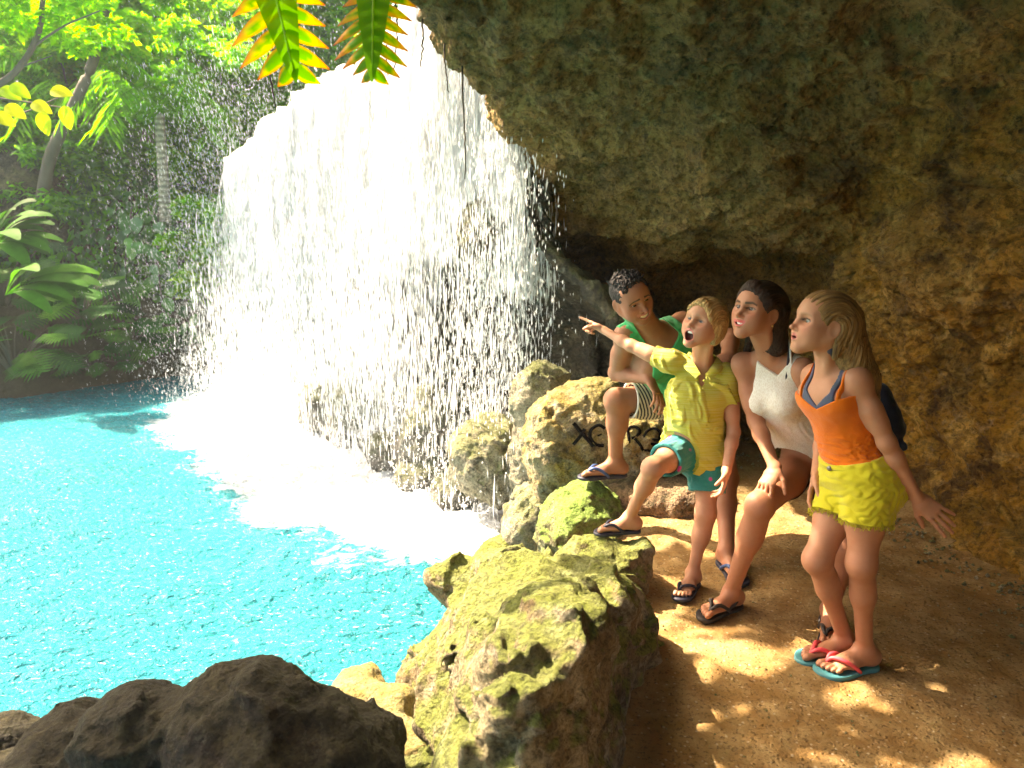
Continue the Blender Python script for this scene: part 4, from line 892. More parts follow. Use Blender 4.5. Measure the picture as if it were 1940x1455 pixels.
def frame(f, u):
    f = nrm(f); u = np.array(u, float); u = nrm(u - f * (u @ f)); return np.cross(f, u), f, u      # right side, forward, up
class Person:
    def __init__(s, label, J, foot, D, H, hf, hu, skin, h=0.0027):
        s.J = {k: np.array(v, float) for k, v in J.items()}; s.D = D; s.H = H; s.skin = np.array(skin); s.h = h
        s.root = empty('person', foot, label, 'person')
        s.hs, s.hf, s.hu = frame(hf, hu); s.HC = s.J['head']
        s.torso, s.arms, s.legs, s.headp, s.subs = [], [], [], [], []
        s.paint = []; s._torso(); s._limbs(); s._head()
    def hp(s, x, y, z): return s.HC + s.H * (x * s.hs + y * s.hf + z * s.hu)
    def _torso(s):
        J, D = s.J, s.D; pm = (J['hipL'] + J['hipR']) / 2; nk = J['neck']; s.pm = pm
        wa = J.get('waist', pm * .62 + nk * .38); ch = J.get('chest', pm * .30 + nk * .70)
        ls = nrm(J['shL'] - J['shR']); lh = nrm(J['hipL'] - J['hipR']); s.ls, s.lh = ls, lh
        s.up = nrm(nk - wa); s.ls = ls = nrm(ls - s.up * (ls @ s.up)); s.tf = np.cross(ls, s.up); s.wa, s.ch, s.T = wa, ch, float(np.linalg.norm(nk - pm))
        upp = nrm(wa - pm); lo = pm - upp * D['hipD'] * .35; hf = nrm(np.cross(lh, upp))
        T = s.torso
        T += [(econe(lo - hf * .012, pm + upp * .02, D['hipW'], D['hipD'], D['hipW'] * .96, D['hipD'], lh), .04),
              (econe(pm + upp * .02, wa, D['hipW'] * .93, D['hipD'] * .95, D['waW'], D['waD'], lh + ls), .05),
              (econe(wa, ch, D['waW'], D['waD'], D['chW'], D['chD'], ls), .05),
              (econe(ch, nk - s.up * .055, D['chW'] * .97, D['chD'] * .95, D['chW'] * .72, D['chD'] * .62, ls), .05),
              (cap(nk - s.up * .03 - s.tf * .01, J['shL'] - s.up * .004, D['nk'] * .95, D['ua1'] * .82), .05), (cap(nk - s.up * .03 - s.tf * .01, J['shR'] - s.up * .004, D['nk'] * .95, D['ua1'] * .82), .05)]
        for sd in (-1, 1):
            T.append((ell(lo - hf * D['hipD'] * .5 + lh * sd * D['hipW'] * .45 - upp * .01, (D['hipW'] * .56,) * 2 + (D['hipW'] * .6,)), .04))
            if D.get('bust'): T.append((ell(ch + s.tf * D['chD'] * .72 + ls * sd * D['chW'] * .46 - s.up * .01, (D['bust'],) * 3), .035))
            else: T.append((ell(ch + s.tf * D['chD'] * .60 + ls * sd * D['chW'] * .45 + s.up * .03, np.array([.55, .32, .45]) * D['chW'], np.array([ls, s.tf, s.up])), .04))
        nb = s.hp(0, -.13, -.20)
        T.append((cap(nk - s.up * .02 - s.tf * .008, nb, D['nk'], D['nk'] * .90), .035))
        for sd in (-1, 1): T.append((cap(nk + ls * sd * .012 + s.tf * .035 - s.up * .025, s.hp(sd * -.24, -.06, -.18), .011, .014), .02))      # neck cords
    def _limbs(s):
        J, D = s.J, s.D; s.leg_split = 0
        for k in 'LR':
            s.leg_split = len(s.legs) if k == 'R' else 0
            sh, el, wr = J['sh' + k], J['el' + k], J['wr' + k]; ub = (sh + el) / 2
            bend = nrm(np.cross(np.cross(el - sh, wr - el) + 1e-4, el - sh))
            s.__dict__.setdefault('delt', []).append((ell(sh + (el - sh) * .06, (D['ua1'] * 1.1,) * 3), .03))
            s.arms += [(ell(sh + (el - sh) * .06, (D['ua1'] * 1.1,) * 3), .03), (cap(sh, el, D['ua1'], D['ua2']), .03), (cap(ub + bend * -.004, sh * .3 + el * .7, D['ua1'] * .88, D['ua2'] * .9), .03),
                       (cap(el, el * .7 + wr * .3, D['ua2'] * .98, D['fa']), .02), (econe(el * .72 + wr * .28, wr, D['fa'], D['fa'] * .92, D['wr'] * 1.12, D['wr'] * .8, s.J.get('wlat' + k, np.cross(wr - el, [0, 0, 1]) + 1e-3)), .02)]
            hp_, kn, an = J['hip' + k], J['kn' + k], J['an' + k]; fd = nrm(J['fd' + k]); fn = nrm(J.get('fn' + k, np.array([0, 0, 1.])))
            straight = kn - (hp_ + an) / 2; kf = straight if np.linalg.norm(straight) > .05 else fd; ax = nrm(an - kn); kf = nrm(kf - ax * (kf @ ax))
            s.legs += [(cap(hp_, hp_ * .5 + kn * .5, D['th1'], (D['th1'] + D['th2']) * .52), .05), (cap(hp_ * .5 + kn * .5, kn, (D['th1'] + D['th2']) * .52, D['th2']), .04),
                       (ell(kn + kf * D['th2'] * .18, (D['th2'] * .74,) * 3), .04), (cap(kn, kn * .62 + an * .38, D['th2'] * .90, D['ca'] * .9), .03),
                       (ell(kn * .70 + an * .30 - kf * D['ca'] * .35, np.array([1.0, 1.0, 2.3]) * D['ca'] * .88, np.array([np.cross(ax, kf), kf, ax])), .04),
                       (cap(kn * .62 + an * .38, an, D['ca'] * .86, D['an']), .03)]
            s.__dict__.setdefault('thigh', []).extend([s.legs[-6], s.legs[-5], s.legs[-4]])
            s._foot(an, fd, fn, D['ft'], 1 if k == 'L' else -1, k)
            s._hand(k, wr, J['hd' + k], J['hn' + k], D['hs'], s.D['curl' + k])
    def _foot(s, an, fd, fn, q, side, key):
        """q: foot scale (1 = 0.25 m)"""
        fd = nrm(fd - fn * (fd @ fn)); lat = np.cross(fn, fd) * 1.0        # lat = person's left
        inn = -lat * side                                              # towards the big toe
        pt = lambda x, y, z: an + q * (x * fd + y * inn + z * fn)
        sole = -.072; L = s.legs; s.__dict__.setdefault('sole', {})[key] = (pt(.062, 0, sole), fd, inn, fn, q)
        L += [(ell(pt(-.038, 0, sole + .030), (q * .031,) * 3), .025), (cap(pt(-.005, 0, -.01), pt(-.03, 0, sole + .034), s.D['an'], q * .028), .03),
              (cap(pt(.0, .0, -.018), pt(.095, .010, sole + .024), s.D['an'] * .98, q * .021), .03),
              (econe(pt(-.03, 0, sole + .022), pt(.06, 0, sole + .02), q * .026, q * .022, q * .036, q * .02, lat), .02),
              (econe(pt(.06, 0, sole + .02), pt(.118, .002, sole + .017), q * .036, q * .020, q * .040, q * .014, lat), .02),
              (ell(pt(-.004, .026, -.004), (q * .012,) * 3), .012), (ell(pt(-.008, -.026, -.010), (q * .012,) * 3), .012)]
        for i, (y, l, r) in enumerate([(.031, .178, .0125), (.011, .176, .0088), (-.006, .168, .0082), (-.021, .157, .0078), (-.034, .144, .0076)]):
            L.append((cap(pt(.118, y * .85, sole + .017), pt(l - .016, y, sole + .014), q * r * .95, q * r), .005)); L.append((cap(pt(l - .018, y, sole + .013), pt(l - .007, y, sole + .009), q * r, q * r * .9), .004))
            s.paint.append(('nail', pt(l - .006, y, sole + .020), q * r * .8))
    def _hand(s, key, wr, d, n, q, curls):
        d = nrm(d); n = nrm(np.array(n) - d * (np.array(n) @ d)); side = 1 if key == 'L' else -1
        t = np.cross(n, d) * side * -1 if False else np.cross(d, n) * (1 if key == 'R' else -1)    # thumb side
        q = q; A_ = s.arms; pt = lambda x, y, z: wr + q * (x * d + y * t + z * n)
        A_.append((econe(pt(-.01, 0, 0), pt(.03, .002, 0), .026 * q, .018 * q, .036 * q, .016 * q, t), .014))
        A_.append((econe(pt(.03, .002, 0), pt(.082, .002, 0), .036 * q, .016 * q, .041 * q, .0125 * q, t), .010))
        A_.append((ell(pt(.038, .024, .010), np.array([.026, .016, .014]) * q, np.array([d, t, n])), .012))
        fl = [(.030, .088, (.040, .024, .020), .0088, .10), (.010, .092, (.044, .027, .021), .0090, .02), (-.010, .088, (.041, .025, .020), .0085, -.05), (-.029, .079, (.032, .019, .018), .0076, -.14)]
        for i, (y, x, seg, r, sp) in enumerate(fl):
            a0, a1, a2 = curls[i][:3]; spread = sp + (curls[i][3] if len(curls[i]) > 3 else 0); p0 = pt(x, y, 0); ang = 0; dd = nrm(d + t * spread)
            A_.append((ell(p0, (r * q * 1.05,) * 3), .006))
            for j, (sl, a) in enumerate(zip(seg, (a0, a1, a2))):
                ang += a; v = dd * math.cos(ang) + n * math.sin(ang); p1 = p0 + v * sl * q; A_.append((cap(p0, p1, r * q * (1 - .08 * j), r * q * (.92 - .08 * j)), .004)); p0 = p1
            s.paint.append(('nail', p0 - n * r * q * .7 * math.cos(ang) + d * math.sin(ang) * r * q * .7, r * q * .75))
        tc = curls[4]; p0 = pt(.018, .026, .004); v1 = nrm(d * .80 + t * tc[0] + n * tc[1]); p1 = p0 + v1 * .042 * q; v2 = nrm(d * 1.0 + t * tc[0] * .45 + n * (tc[1] + tc[2])); p2 = p1 + v2 * .032 * q; v3 = nrm(v2 + n * tc[2] * .5); p3_ = p2 + v3 * .022 * q
        A_ += [(cap(p0, p1, .0135 * q, .0105 * q), .008), (cap(p1, p2, .0105 * q, .0098 * q), .004), (cap(p2, p3_, .0098 * q, .0085 * q), .004)]
    def _head(s):
        hp, H = s.hp, s.H; R = np.array([s.hs, s.hf, s.hu]); L = s.headp; D = s.D; fat = D.get('cheek', 1.0); jaw = D.get('jaw', 0.0)
        e = lambda x, y, z, a, b, c: ell(hp(x, y, z), np.array([a, b, c]) * H, R)
        L += [(e(0, -.07, .13, .325, .405, .355), .03), (e(0, .085, -.06, .262, .275, .34), .05),
              (e(0, .085, .19, .255, .262, .22), .03)]
        my = D.get('mouth_open', 0)
        for q_ in (-1, 1):
            L += [(cap(hp(q_ * (.215 + .012 * jaw), -.04, -.20), hp(q_ * .055, .250, -.425 - my * .25), (.078 + .008 * jaw) * H, .056 * H), .03), (e(q_ * .165, .220, -.085, .095 * fat, .085, .075), .035),
                  (e(q_ * .145, .20, -.24, .10 * fat, .105, .12), .04), (cap(hp(q_ * .045, .335, .080), hp(q_ * .19, .265, .090), .028 * H, .026 * H), .025)]
        L.append((e(0, .285, -.432 - my * .25, .075 + .02 * jaw, .060, .055), .03))
        nl = D.get('nose', 1.0)
        for q_ in (-1, 1): s.subs.append((ell(hp(q_ * .140, .385, .005), np.array([.088, .085, .056]) * H, R), .020))
        s.nose = [(cap(hp(0, .330, .045), hp(0, .335 + .105 * nl, -.125), .026 * H, .036 * H), .016), (e(0, .345 + .115 * nl, -.140, .042, .040, .034), .010)]
        for q_ in (-1, 1): s.nose.append((e(q_ * .055, .375, -.152, .030, .042, .027), .008))
        mz = -.275; s.mz = mz; mw = D.get('mouth_w', .12)
        s.nose += [(e(0, .320, mz + .01, mw * 1.15, .055, .075), .02)]
        cu = D.get('smile', 0.0)
        lipr = .021 * D.get('lip', 1.0); g_ = D.get('gap', 0); s.lipc = lambda t, dz: hp(mw * t, .386 - (.058 + .12 * mw) * t * t, mz + cu * .42 * mw * t * t + dz * (1 - t * t))
        for dz, dy in ((.018 + my * .25 + g_ * .45, 0), (-.022 - my * .9 - g_ * .75, -.008 - my * .15)):
            ts = np.linspace(-1, 1, 9)
            for t0, t1 in zip(ts[:-1], ts[1:]):
                r0, r1 = [lipr * (1 - .5 * abs(t)) * H for t in (t0, t1)]
                s.nose.append((cap(s.lipc(t0, dz) + s.hf * dy * H * (1 - t0 * t0), s.lipc(t1, dz) + s.hf * dy * H * (1 - t1 * t1), r0, r1), .004))
        s.mouth = None
        if my: s.mouth = (hp(0, .36, mz - my * .32), np.array([mw * .90, .10, .010 + my * .52]) * H, R)
        s.mslots = [(s.lipc(t, -g_ * .12) - s.hf * .030 * H, np.array([.030, .050, (.006 + g_ * .60) * math.sqrt(1 - t * t * .92)]) * H, R) for t in np.linspace(-.88, .88, 11)] if g_ and not my else []
        # ears
        s.ears = []
        for q_ in (-1, 1):
            if D.get('ears', 1):
                c_ = hp(q_ * .345, -.05, -.045); Re = np.array([nrm(s.hs * q_ + s.hf * .45), nrm(s.hf - s.hs * q_ * .45), s.hu])
                s.ears += [('add', ell(c_, np.array([.034, .085, .135]) * H, Re), .008), ('sub', ell(c_ + Re[0] * .034 * H, np.array([.022, .042, .075]) * H, Re), .010)]
        # eyelids
        s.lids = []
        for q_ in (-1, 1):
            c_ = hp(q_ * .140, .270, .002); s.lids.append((ell(c_, (.066 * H,) * 3), .008)); s.__dict__.setdefault('eyec', []).append(c_)
    def build_body(s):
        prims = s.torso + s.legs + s.arms + s.headp
        lo, hi = bounds([p[0] for p in prims], .02); f = Field(lo, hi, s.h)
        groups = []
        for p_, k in s.torso: f.op(p_, k)
        lg = []
        for part in (s.legs[:s.leg_split], s.legs[s.leg_split:]):
            q_ = Field(lo, hi, s.h)
            for p_, k in part: q_.op(p_, k)
            lg.append(q_.f)
        def smin(a, b, k): h_ = np.maximum(k - np.abs(a - b), 0) / k; return np.minimum(a, b) - h_ * h_ * k * .25
        f.f = np.minimum(smin(f.f, smin(lg[0], lg[1], .006), .045), Field.BIG).astype(np.float32); del lg
        # arms and head unioned with a small blend so hands stay separate from thighs
        for p_, k in s.arms: f.op(p_, min(k, .03))
        for p_, k in s.headp: f.op(p_, k)
        for p_, k in s.subs: f.op(p_, k, 'sub')
        for p_, k in s.nose: f.op(p_, k)
        for m_, p_, k in s.ears: f.op(p_, k, m_)
        for p_, k in s.lids: f.op(p_, k)
        op = s.D.get('eye_open', .026); R = np.array([s.hs, s.hf, s.hu])
        for q_ in (-1, 1):
            c_ = s.hp(q_ * .142, .345, .002); f.op(ell(c_, np.array([.066, .07, op]) * s.H, R), .003, 'sub')
        if s.mouth: f.op(ell(*s.mouth), .004, 'sub')
        for q_ in s.mslots: f.op(ell(*q_), .002, 'sub')
        for q_ in (-1, 1): f.op(ell(s.hp(q_ * .028, .405, -.185), (.013 * s.H,) * 3), .004, 'sub')
        V, Q = f.mesh(); c = np.tile(s.skin, (len(V), 1))
        l = (V - s.HC) / s.H; lx, ly, lz = l @ s.hs, l @ s.hf, l @ s.hu; D = s.D
        hm = (np.abs(lz) < .62) & (np.abs(lx) < .45) & (ly > 0)
        def blend(w, col): nonlocal c; w = np.clip(w, 0, 1)[:, None]; c = c * (1 - w) + np.array(col) * w
        sk = s.skin
        blend(hm * .45 * np.exp(-(((np.abs(lx) - .19) / .10) ** 2 + ((lz + .13) / .10) ** 2)), sk * [1.15, .70, .65])          # cheeks
        blend(hm * .4 * np.exp(-((lx / .06) ** 2 + ((lz + .15) / .05) ** 2)), sk * [1.1, .72, .68])
        if D.get('beard'): blend(hm * D['beard'] * sm(-.20, -.28, lz) * sm(.02, .12, ly), sk * [.55, .55, .6])
        mw, cu, my, mz = D.get('mouth_w', .12), D.get('smile', 0), D.get('mouth_open', 0), s.mz
        mid = mz + cu * .42 * mw * np.clip(np.abs(lx) / mw, 0, 1) ** 2 - my * .32
        half = (.040 + my * .62 + D.get('gap', 0) * .5) * np.sqrt(np.clip(1 - (lx / (mw * 1.08)) ** 2, 0, 1)); inner = (my * .42 + D.get('gap', 0) * .5) * np.sqrt(np.clip(1 - (lx / (mw * .88)) ** 2, 0, 1))
        blend(hm * (ly > .2) * (np.abs(lx) < mw * 1.06) * sm(.008, -.006, np.abs(lz - mid) - half), D.get('lipc', sk * [.95, .45, .42]))
        if s.mouth is not None:
            lm = (V - s.mouth[0]) @ R.T / s.mouth[1]; r_ = np.sqrt((lm ** 2).sum(1)); blend((r_ < 1.06) * (ly < .372 - 0.25 * lx ** 2) * (ly > .18) * 1.0, (.09, .015, .012))
        bw = D.get('browc', (.05, .03, .02)); ax_ = np.abs(lx)
        bz = .094 + D.get('brow_slope', .16) * (ax_ - .08) - .9 * np.clip(ax_ - .17, 0, 1) ** 1.3 * 1.5 + D.get('brow_up', 0)
        blend(hm * (ax_ > .05) * (ax_ < .245) * sm(.024, .012, np.abs(lz - bz)) * D.get('brow', .8), bw)
        for q_ in (-1, 1):      # lash line
            ex = (lx - q_ * .142) / .070; ez = (lz - .002) / (op + .005); r_ = np.sqrt(ex ** 2 + ez ** 2)
            blend(hm * (ly > .2) * np.exp(-((r_ - 1.10) / .24) ** 2) * (ez > -.2) * min(1, D.get('lash', .7) * 1.2), (.03, .02, .02))
        if s.mslots: blend(hm * (np.abs(lx) < mw * .95) * (ly < .372 - 1.0 * (.058 + .12 * mw) * (lx / mw) ** 2) * (ly > .2) * (np.abs(lz - mid) < .007 + D.get('gap', 0) * .55), (.10, .02, .015))
        if s.mouth is None and not s.mslots: blend(hm * (ly > .25) * (np.abs(lx) < mw) * np.exp(-((lz - mid) / .007) ** 2) * .7, sk * [.35, .15, .15])
        for kind, pt_, r in s.paint:
            d_ = np.linalg.norm(V - pt_, axis=1); blend(.6 * (d_ < r), sk * [1.25, 1.15, 1.15] + .05)
        c = c * (1 + .13 * fbm(V * 11, 4)[:, None]) * (1 + .07 * fbm(V * 60, 2)[:, None] * np.array([.4, 1, 1.2]))
        s.body = mobj('body', V, Q, M_SKIN, parent=s.root, cols=np.clip(c, 0, 1))
        # eyes and teeth
        n = 40; th, ph = np.meshgrid(np.linspace(0, math.pi, n), np.linspace(0, 2 * math.pi, n), indexing='ij')
        gz = nrm(nrm(s.D.get('gaze', s.hf)) * .35 + s.hf * .65); g1 = nrm(np.cross(gz, [0.1, 0.2, 1])); g2 = np.cross(g1, gz); ic = np.array(D.get('iris', (.12, .06, .03)))
        for c_ in s.eyec:
            r = .058 * s.H; E_ = c_ + s.hf * .003 * s.H + r * (np.cos(th)[..., None] * gz + np.sin(th)[..., None] * (np.cos(ph)[..., None] * g1 + np.sin(ph)[..., None] * g2))
            cc = np.where(th[..., None] < .34, .004, np.where(th[..., None] < .70, ic * .6, np.array([.44, .42, .40])))
            mobj('eye', E_.reshape(-1, 3), grid_quads(n, n), M_EYE, parent=s.root, cols=cc.reshape(-1, 3))
        if D.get('teeth'):
            tw, tz, thh = D['teeth']; Vt = []
            a = np.linspace(-1, 1, 17)
            for zz in (thh, thh * .2, -thh):
                Vt.append(np.stack([s.hp(x * tw, .366 - (.052 + .12 * mw) * (x * tw / mw) ** 2, tz + cu * .42 * mw * (x * tw / mw) ** 2 + zz * (1 - .45 * x * x)) for x in a]))
            Vt = np.array(Vt); Vb = Vt - s.hf * .02 * s.H; m_ = np.concatenate([Vt, Vb[::-1]]); m_ = np.concatenate([m_, m_[:1]])
            mobj('teeth', m_.reshape(-1, 3), grid_quads(m_.shape[0], 17), M_TEETH, parent=s.root)
        return s.body
    # ---- clothing
    def tc(s, X, Y, Z):     # torso coordinates in metres: lateral (left +), forward, up from pelvis
        p = s.pm; x, y, z = X - p[0], Y - p[1], Z - p[2]; d = lambda v: x * v[0] + y * v[1] + z * v[2]
        return d(s.ls), d(s.tf), d(s.up)
    def garment(s, name, prims, off, mat, clips=(), warps=None, h=.003, extra=(), holes=(), label=None, attrs=None):
        allp = [p[0] for p in prims] + [p[0] for p in extra]; lo, hi = bounds(allp, .03 + off); f = Field(lo, hi, h)
        for p_, k in prims: f.op(p_, k, off=off)
        for p_, k in extra: f.op(p_, k)
        if warps: f.warp(lambda p: np.minimum(warps(p), off * .55), .05)
        for p_, k in holes: f.op(p_, k, 'sub')
        for c_ in clips: f.clip(c_)
        V, Q = f.mesh(); o = mobj(name, V, Q, mat, parent=s.root); 
        if label: o['label'] = label
        return o
    def hair(s, prims, mat, cuts, amp=.005, h=.0026, freq=(34, 34, 5), name='hair', flow=None):
        lo, hi = bounds([p[0] for p in prims], .03); f = Field(lo, hi, h)
        for p_, k in prims: f.op(p_, k)
        def loc(p):
            l = (p - s.HC) / s.H; x, y, z = l @ s.hs, l @ s.hf, l @ s.hu; zz = np.maximum(z - .02, 0); r = np.sqrt((y + .06) ** 2 + zz ** 2)
            an = np.where(z > .02, np.arctan2(zz, y + .06) * .30, np.where(y < -.06, .94 + (.02 - z), -(.02 - z)))
            return np.stack([x, y, z], 1) if flow == 'down' else np.stack([x, r * np.where(y < -.06, 1, 1), an], 1)
        def w(p):
            l = loc(p).astype(np.float32); l = l + .05 * np.stack([perlin(p * 14), perlin(p * 14 + 5), perlin(p * 14 + 9)], 1)
            return amp * (perlin(l * np.array(freq, np.float32)) + .9 * perlin(l * np.array(freq, np.float32) * [.4, .4, .6]))
        for p_, k in cuts: f.op(p_, k, 'sub')
        f.warp(w, .03)
        V, Q = f.mesh(); o = mobj(name, V, Q, mat, parent=s.root); a = o.data.attributes.new('hl', 'FLOAT_VECTOR', 'POINT'); a.data.foreach_set('vector', loc(V).astype(np.float32).ravel()); return o
    def flipflop(s, key, msole, mstrap, back=False, label=None, thick=.016, wide=1.0, zoff=0.0, grow=1.06):
        c0, fd, inn, fn, q = s.sole[key]; top = -.001 + zoff; q0 = q; q = q * grow
        out = [(-.118, 0), (-.112, .022), (-.09, .033), (-.04, .033), (.01, .036), (.06, .046), (.095, .047), (.118, .036), (.128, .018), (.126, -.004), (.112, -.026), (.09, -.042), (.05, -.047), (0, -.040), (-.05, -.034), (-.09, -.033), (-.112, -.022)]
        oc = spline_rows(np.array(out + out[:1], float), 60)[:-1]; n = len(oc); rings = []
        for z, ins in ((top, .80), (top, .97), (top - .003, 1.0), (top - thick * q + .003, 1.0), (top - thick * q, .97), (top - thick * q, .80)):
            rings.append(c0 + q * (oc[:, :1] * ins * fd + oc[:, 1:2] * ins * wide * inn) + fn * z)
        V = np.concatenate(rings + [[c0 + fn * top], [c0 + fn * (top - thick * q)]]); Fc = []
        for r in range(5):
            for i in range(n): Fc.append((r * n + i, r * n + (i + 1) % n, (r + 1) * n + (i + 1) % n, (r + 1) * n + i))
        for i in range(n): Fc.append((6 * n, (i + 1) % n, i)); Fc.append((6 * n + 1, 5 * n + i, 5 * n + (i + 1) % n))
        o = mobj('flip_flop', V, Fc, msole, parent=s.root)
        if label: o['label'] = label
        q = q0; pt = lambda x, y, z: c0 + q * (x * fd + y * inn + z * fn)
        toe = pt(.088, .020, .004); parts = []
        for sd in (1, -1):
            cv = curve([toe, pt(.084, .020, .020), pt(.066, .020 + sd * .010, .040), pt(.035, sd * .030 + .004, .040), pt(-.005, sd * .042, .012), pt(-.02, sd * .040, -.004)], 26)
            parts.append(tube(cv, np.interp(np.linspace(0, 1, 26), [0, .2, .5, 1], [.003, .0055, .0075, .006]) * q * 1.15, 8))
        if back:
            cv = curve([pt(-.005, .040, .012), pt(-.06, .036, .030), pt(-.105, .0, .040), pt(-.06, -.036, .030), pt(-.005, -.040, .012)], 26); parts.append(tube(cv, .0055 * q, 8))
        V, Q = join(parts); mobj('strap', V, Q, mstrap, parent=o)
        return o
def leg_cut(s, fL, fR):
    pts = {k: (s.J['hip' + k] + (s.J['kn' + k] - s.J['hip' + k]) * f, nrm(s.J['kn' + k] - s.J['hip' + k])) for k, f in (('L', fL), ('R', fR))}
    def fn(X, Y, Z):
        def along(k): p, a = pts[k]; return (X - p[0]) * a[0] + (Y - p[1]) * a[1] + (Z - p[2]) * a[2]
        def dist(k):
            a, b = s.J['hip' + k], s.J['kn' + k]; ab = b - a; t = np.clip(((X - a[0]) * ab[0] + (Y - a[1]) * ab[1] + (Z - a[2]) * ab[2]) / (ab @ ab), 0, 1)
            return (X - a[0] - t * ab[0]) ** 2 + (Y - a[1] - t * ab[1]) ** 2 + (Z - a[2] - t * ab[2]) ** 2
        return np.where(dist('L') < dist('R'), along('L'), along('R'))
    return fn
def leg_trim(s, fL, fR, r=.11):
    out = []
    for k, f in (('L', fL), ('R', fR)):
        a = s.J['hip' + k]; b = s.J['kn' + k]; p = a + (b - a) * f; ax = nrm(b - a); out.append((cap(p, b, r)[0], p, ax))
    def fn(X, Y, Z):
        res = -1e3
        for c, p, ax in out:
            d = np.maximum(c(X, Y, Z), -((X - p[0]) * ax[0] + (Y - p[1]) * ax[1] + (Z - p[2]) * ax[2])); res = np.maximum(res, -d)
        return res
    return fn
def waist_clip(s, hi, r=.13, f0=.10):
    up = nrm(s.wa - s.pm); caps = [cap(s.J['hip' + k] * (1 - f0) + s.J['kn' + k] * f0, s.J['kn' + k], r)[0] for k in 'LR']
    def fn(X, Y, Z):
        z = (X - s.pm[0]) * up[0] + (Y - s.pm[1]) * up[1] + (Z - s.pm[2]) * up[2] - hi
        return np.minimum(z, np.minimum(caps[0](X, Y, Z), caps[1](X, Y, Z)))
    return fn
def fcone(a, b, r1, r2, lat=None):      # cone with a flat end at b
    fn, lo, hi = cap(a, b, r1, r2); a = np.asarray(a, float); b = np.asarray(b, float); ax = nrm(b - a)
    return (lambda X, Y, Z: np.maximum(fn(X, Y, Z), (X - b[0]) * ax[0] + (Y - b[1]) * ax[1] + (Z - b[2]) * ax[2])), lo, hi
FLAT = [(.1, .12, .08), (.08, .10, .08), (.1, .12, .08), (.14, .16, .1), (.55, .05, .1)]
RELAX = [(.25, .40, .25), (.35, .50, .3), (.42, .55, .3), (.48, .55, .3), (.40, .35, .25)]
# ------------------------------------------------------------------ the four people
Zv = np.array([0, 0, 1.0])
def streak(dirv, across, along, amp, seed=0, bend=.25):
    """cloth folds running along dirv"""
    dirv = nrm(dirv); a = nrm(np.cross(dirv, [0.3, 0.5, .8])); b = np.cross(dirv, a)
    def fn(p):
        q = p + bend * .1 * np.stack([perlin(p * 6 + seed), perlin(p * 6 + 5), perlin(p * 6 + 9)], 1)
        c = np.stack([q @ a * across, q @ b * across, q @ dirv * along], 1) + seed * 3.7
        n = perlin(c.astype(np.float32)); return amp * (1 - 2 * np.abs(n)) * .6 + amp * .5 * perlin((c * .5).astype(np.float32))
    return fn
def halfsp(p0, n_):
    p0 = np.array(p0); n_ = nrm(n_); return lambda X, Y, Z: (X - p0[0]) * n_[0] + (Y - p0[1]) * n_[1] + (Z - p0[2]) * n_[2]
def tube_obj(name, pts, r, mat, parent, n=24):
    V, Q = tube(curve(pts, n), r, 8); return mobj(name, V, Q, mat, parent=parent)
def tank_clip(s, base_f, base_b, strap_x, strap_w, slope=.0, edge=.0, side=.0):
    """keep below the neckline and keep two shoulder straps. heights are fractions of pelvis-neck length"""
    T = s.T
    def fn(X, Y, Z):
        x, y, z = s.tc(X, Y, Z); ax = np.abs(x)
        top = np.where(y > 0, base_f, base_b) * T + slope * np.clip(ax, 0, strap_x) - side * np.clip(ax - strap_x, 0, 1)
        body = z - top; strap = np.maximum(ax - strap_x - strap_w * .5, strap_x - strap_w * .5 - ax)
        return np.minimum(body, strap)
    return fn
def up_clip(s, lo=None, hi=None):
    def fn(X, Y, Z):
        _, _, z = s.tc(X, Y, Z); r = -1e3 + 0 * z
        if lo is not None: r = np.maximum(r, lo - z)
        if hi is not None: r = np.maximum(r, z - hi)
        return r
    return fn
M_NAVY = NT('navy_rubber').pr(Base_Color=(.018, .022, .045), Roughness=.55)
M_BLUE = NT('blue_strap').pr(Base_Color=(.04, .09, .25), Roughness=.5)
M_BLACKR = NT('black_rubber').pr(Base_Color=(.02, .018, .02), Roughness=.55)
M_TEAL = NT('teal_rubber').pr(Base_Color=(.06, .30, .36), Roughness=.5)
M_PINK = NT('coral_pink_strap').pr(Base_Color=(.80, .10, .13), Roughness=.45)

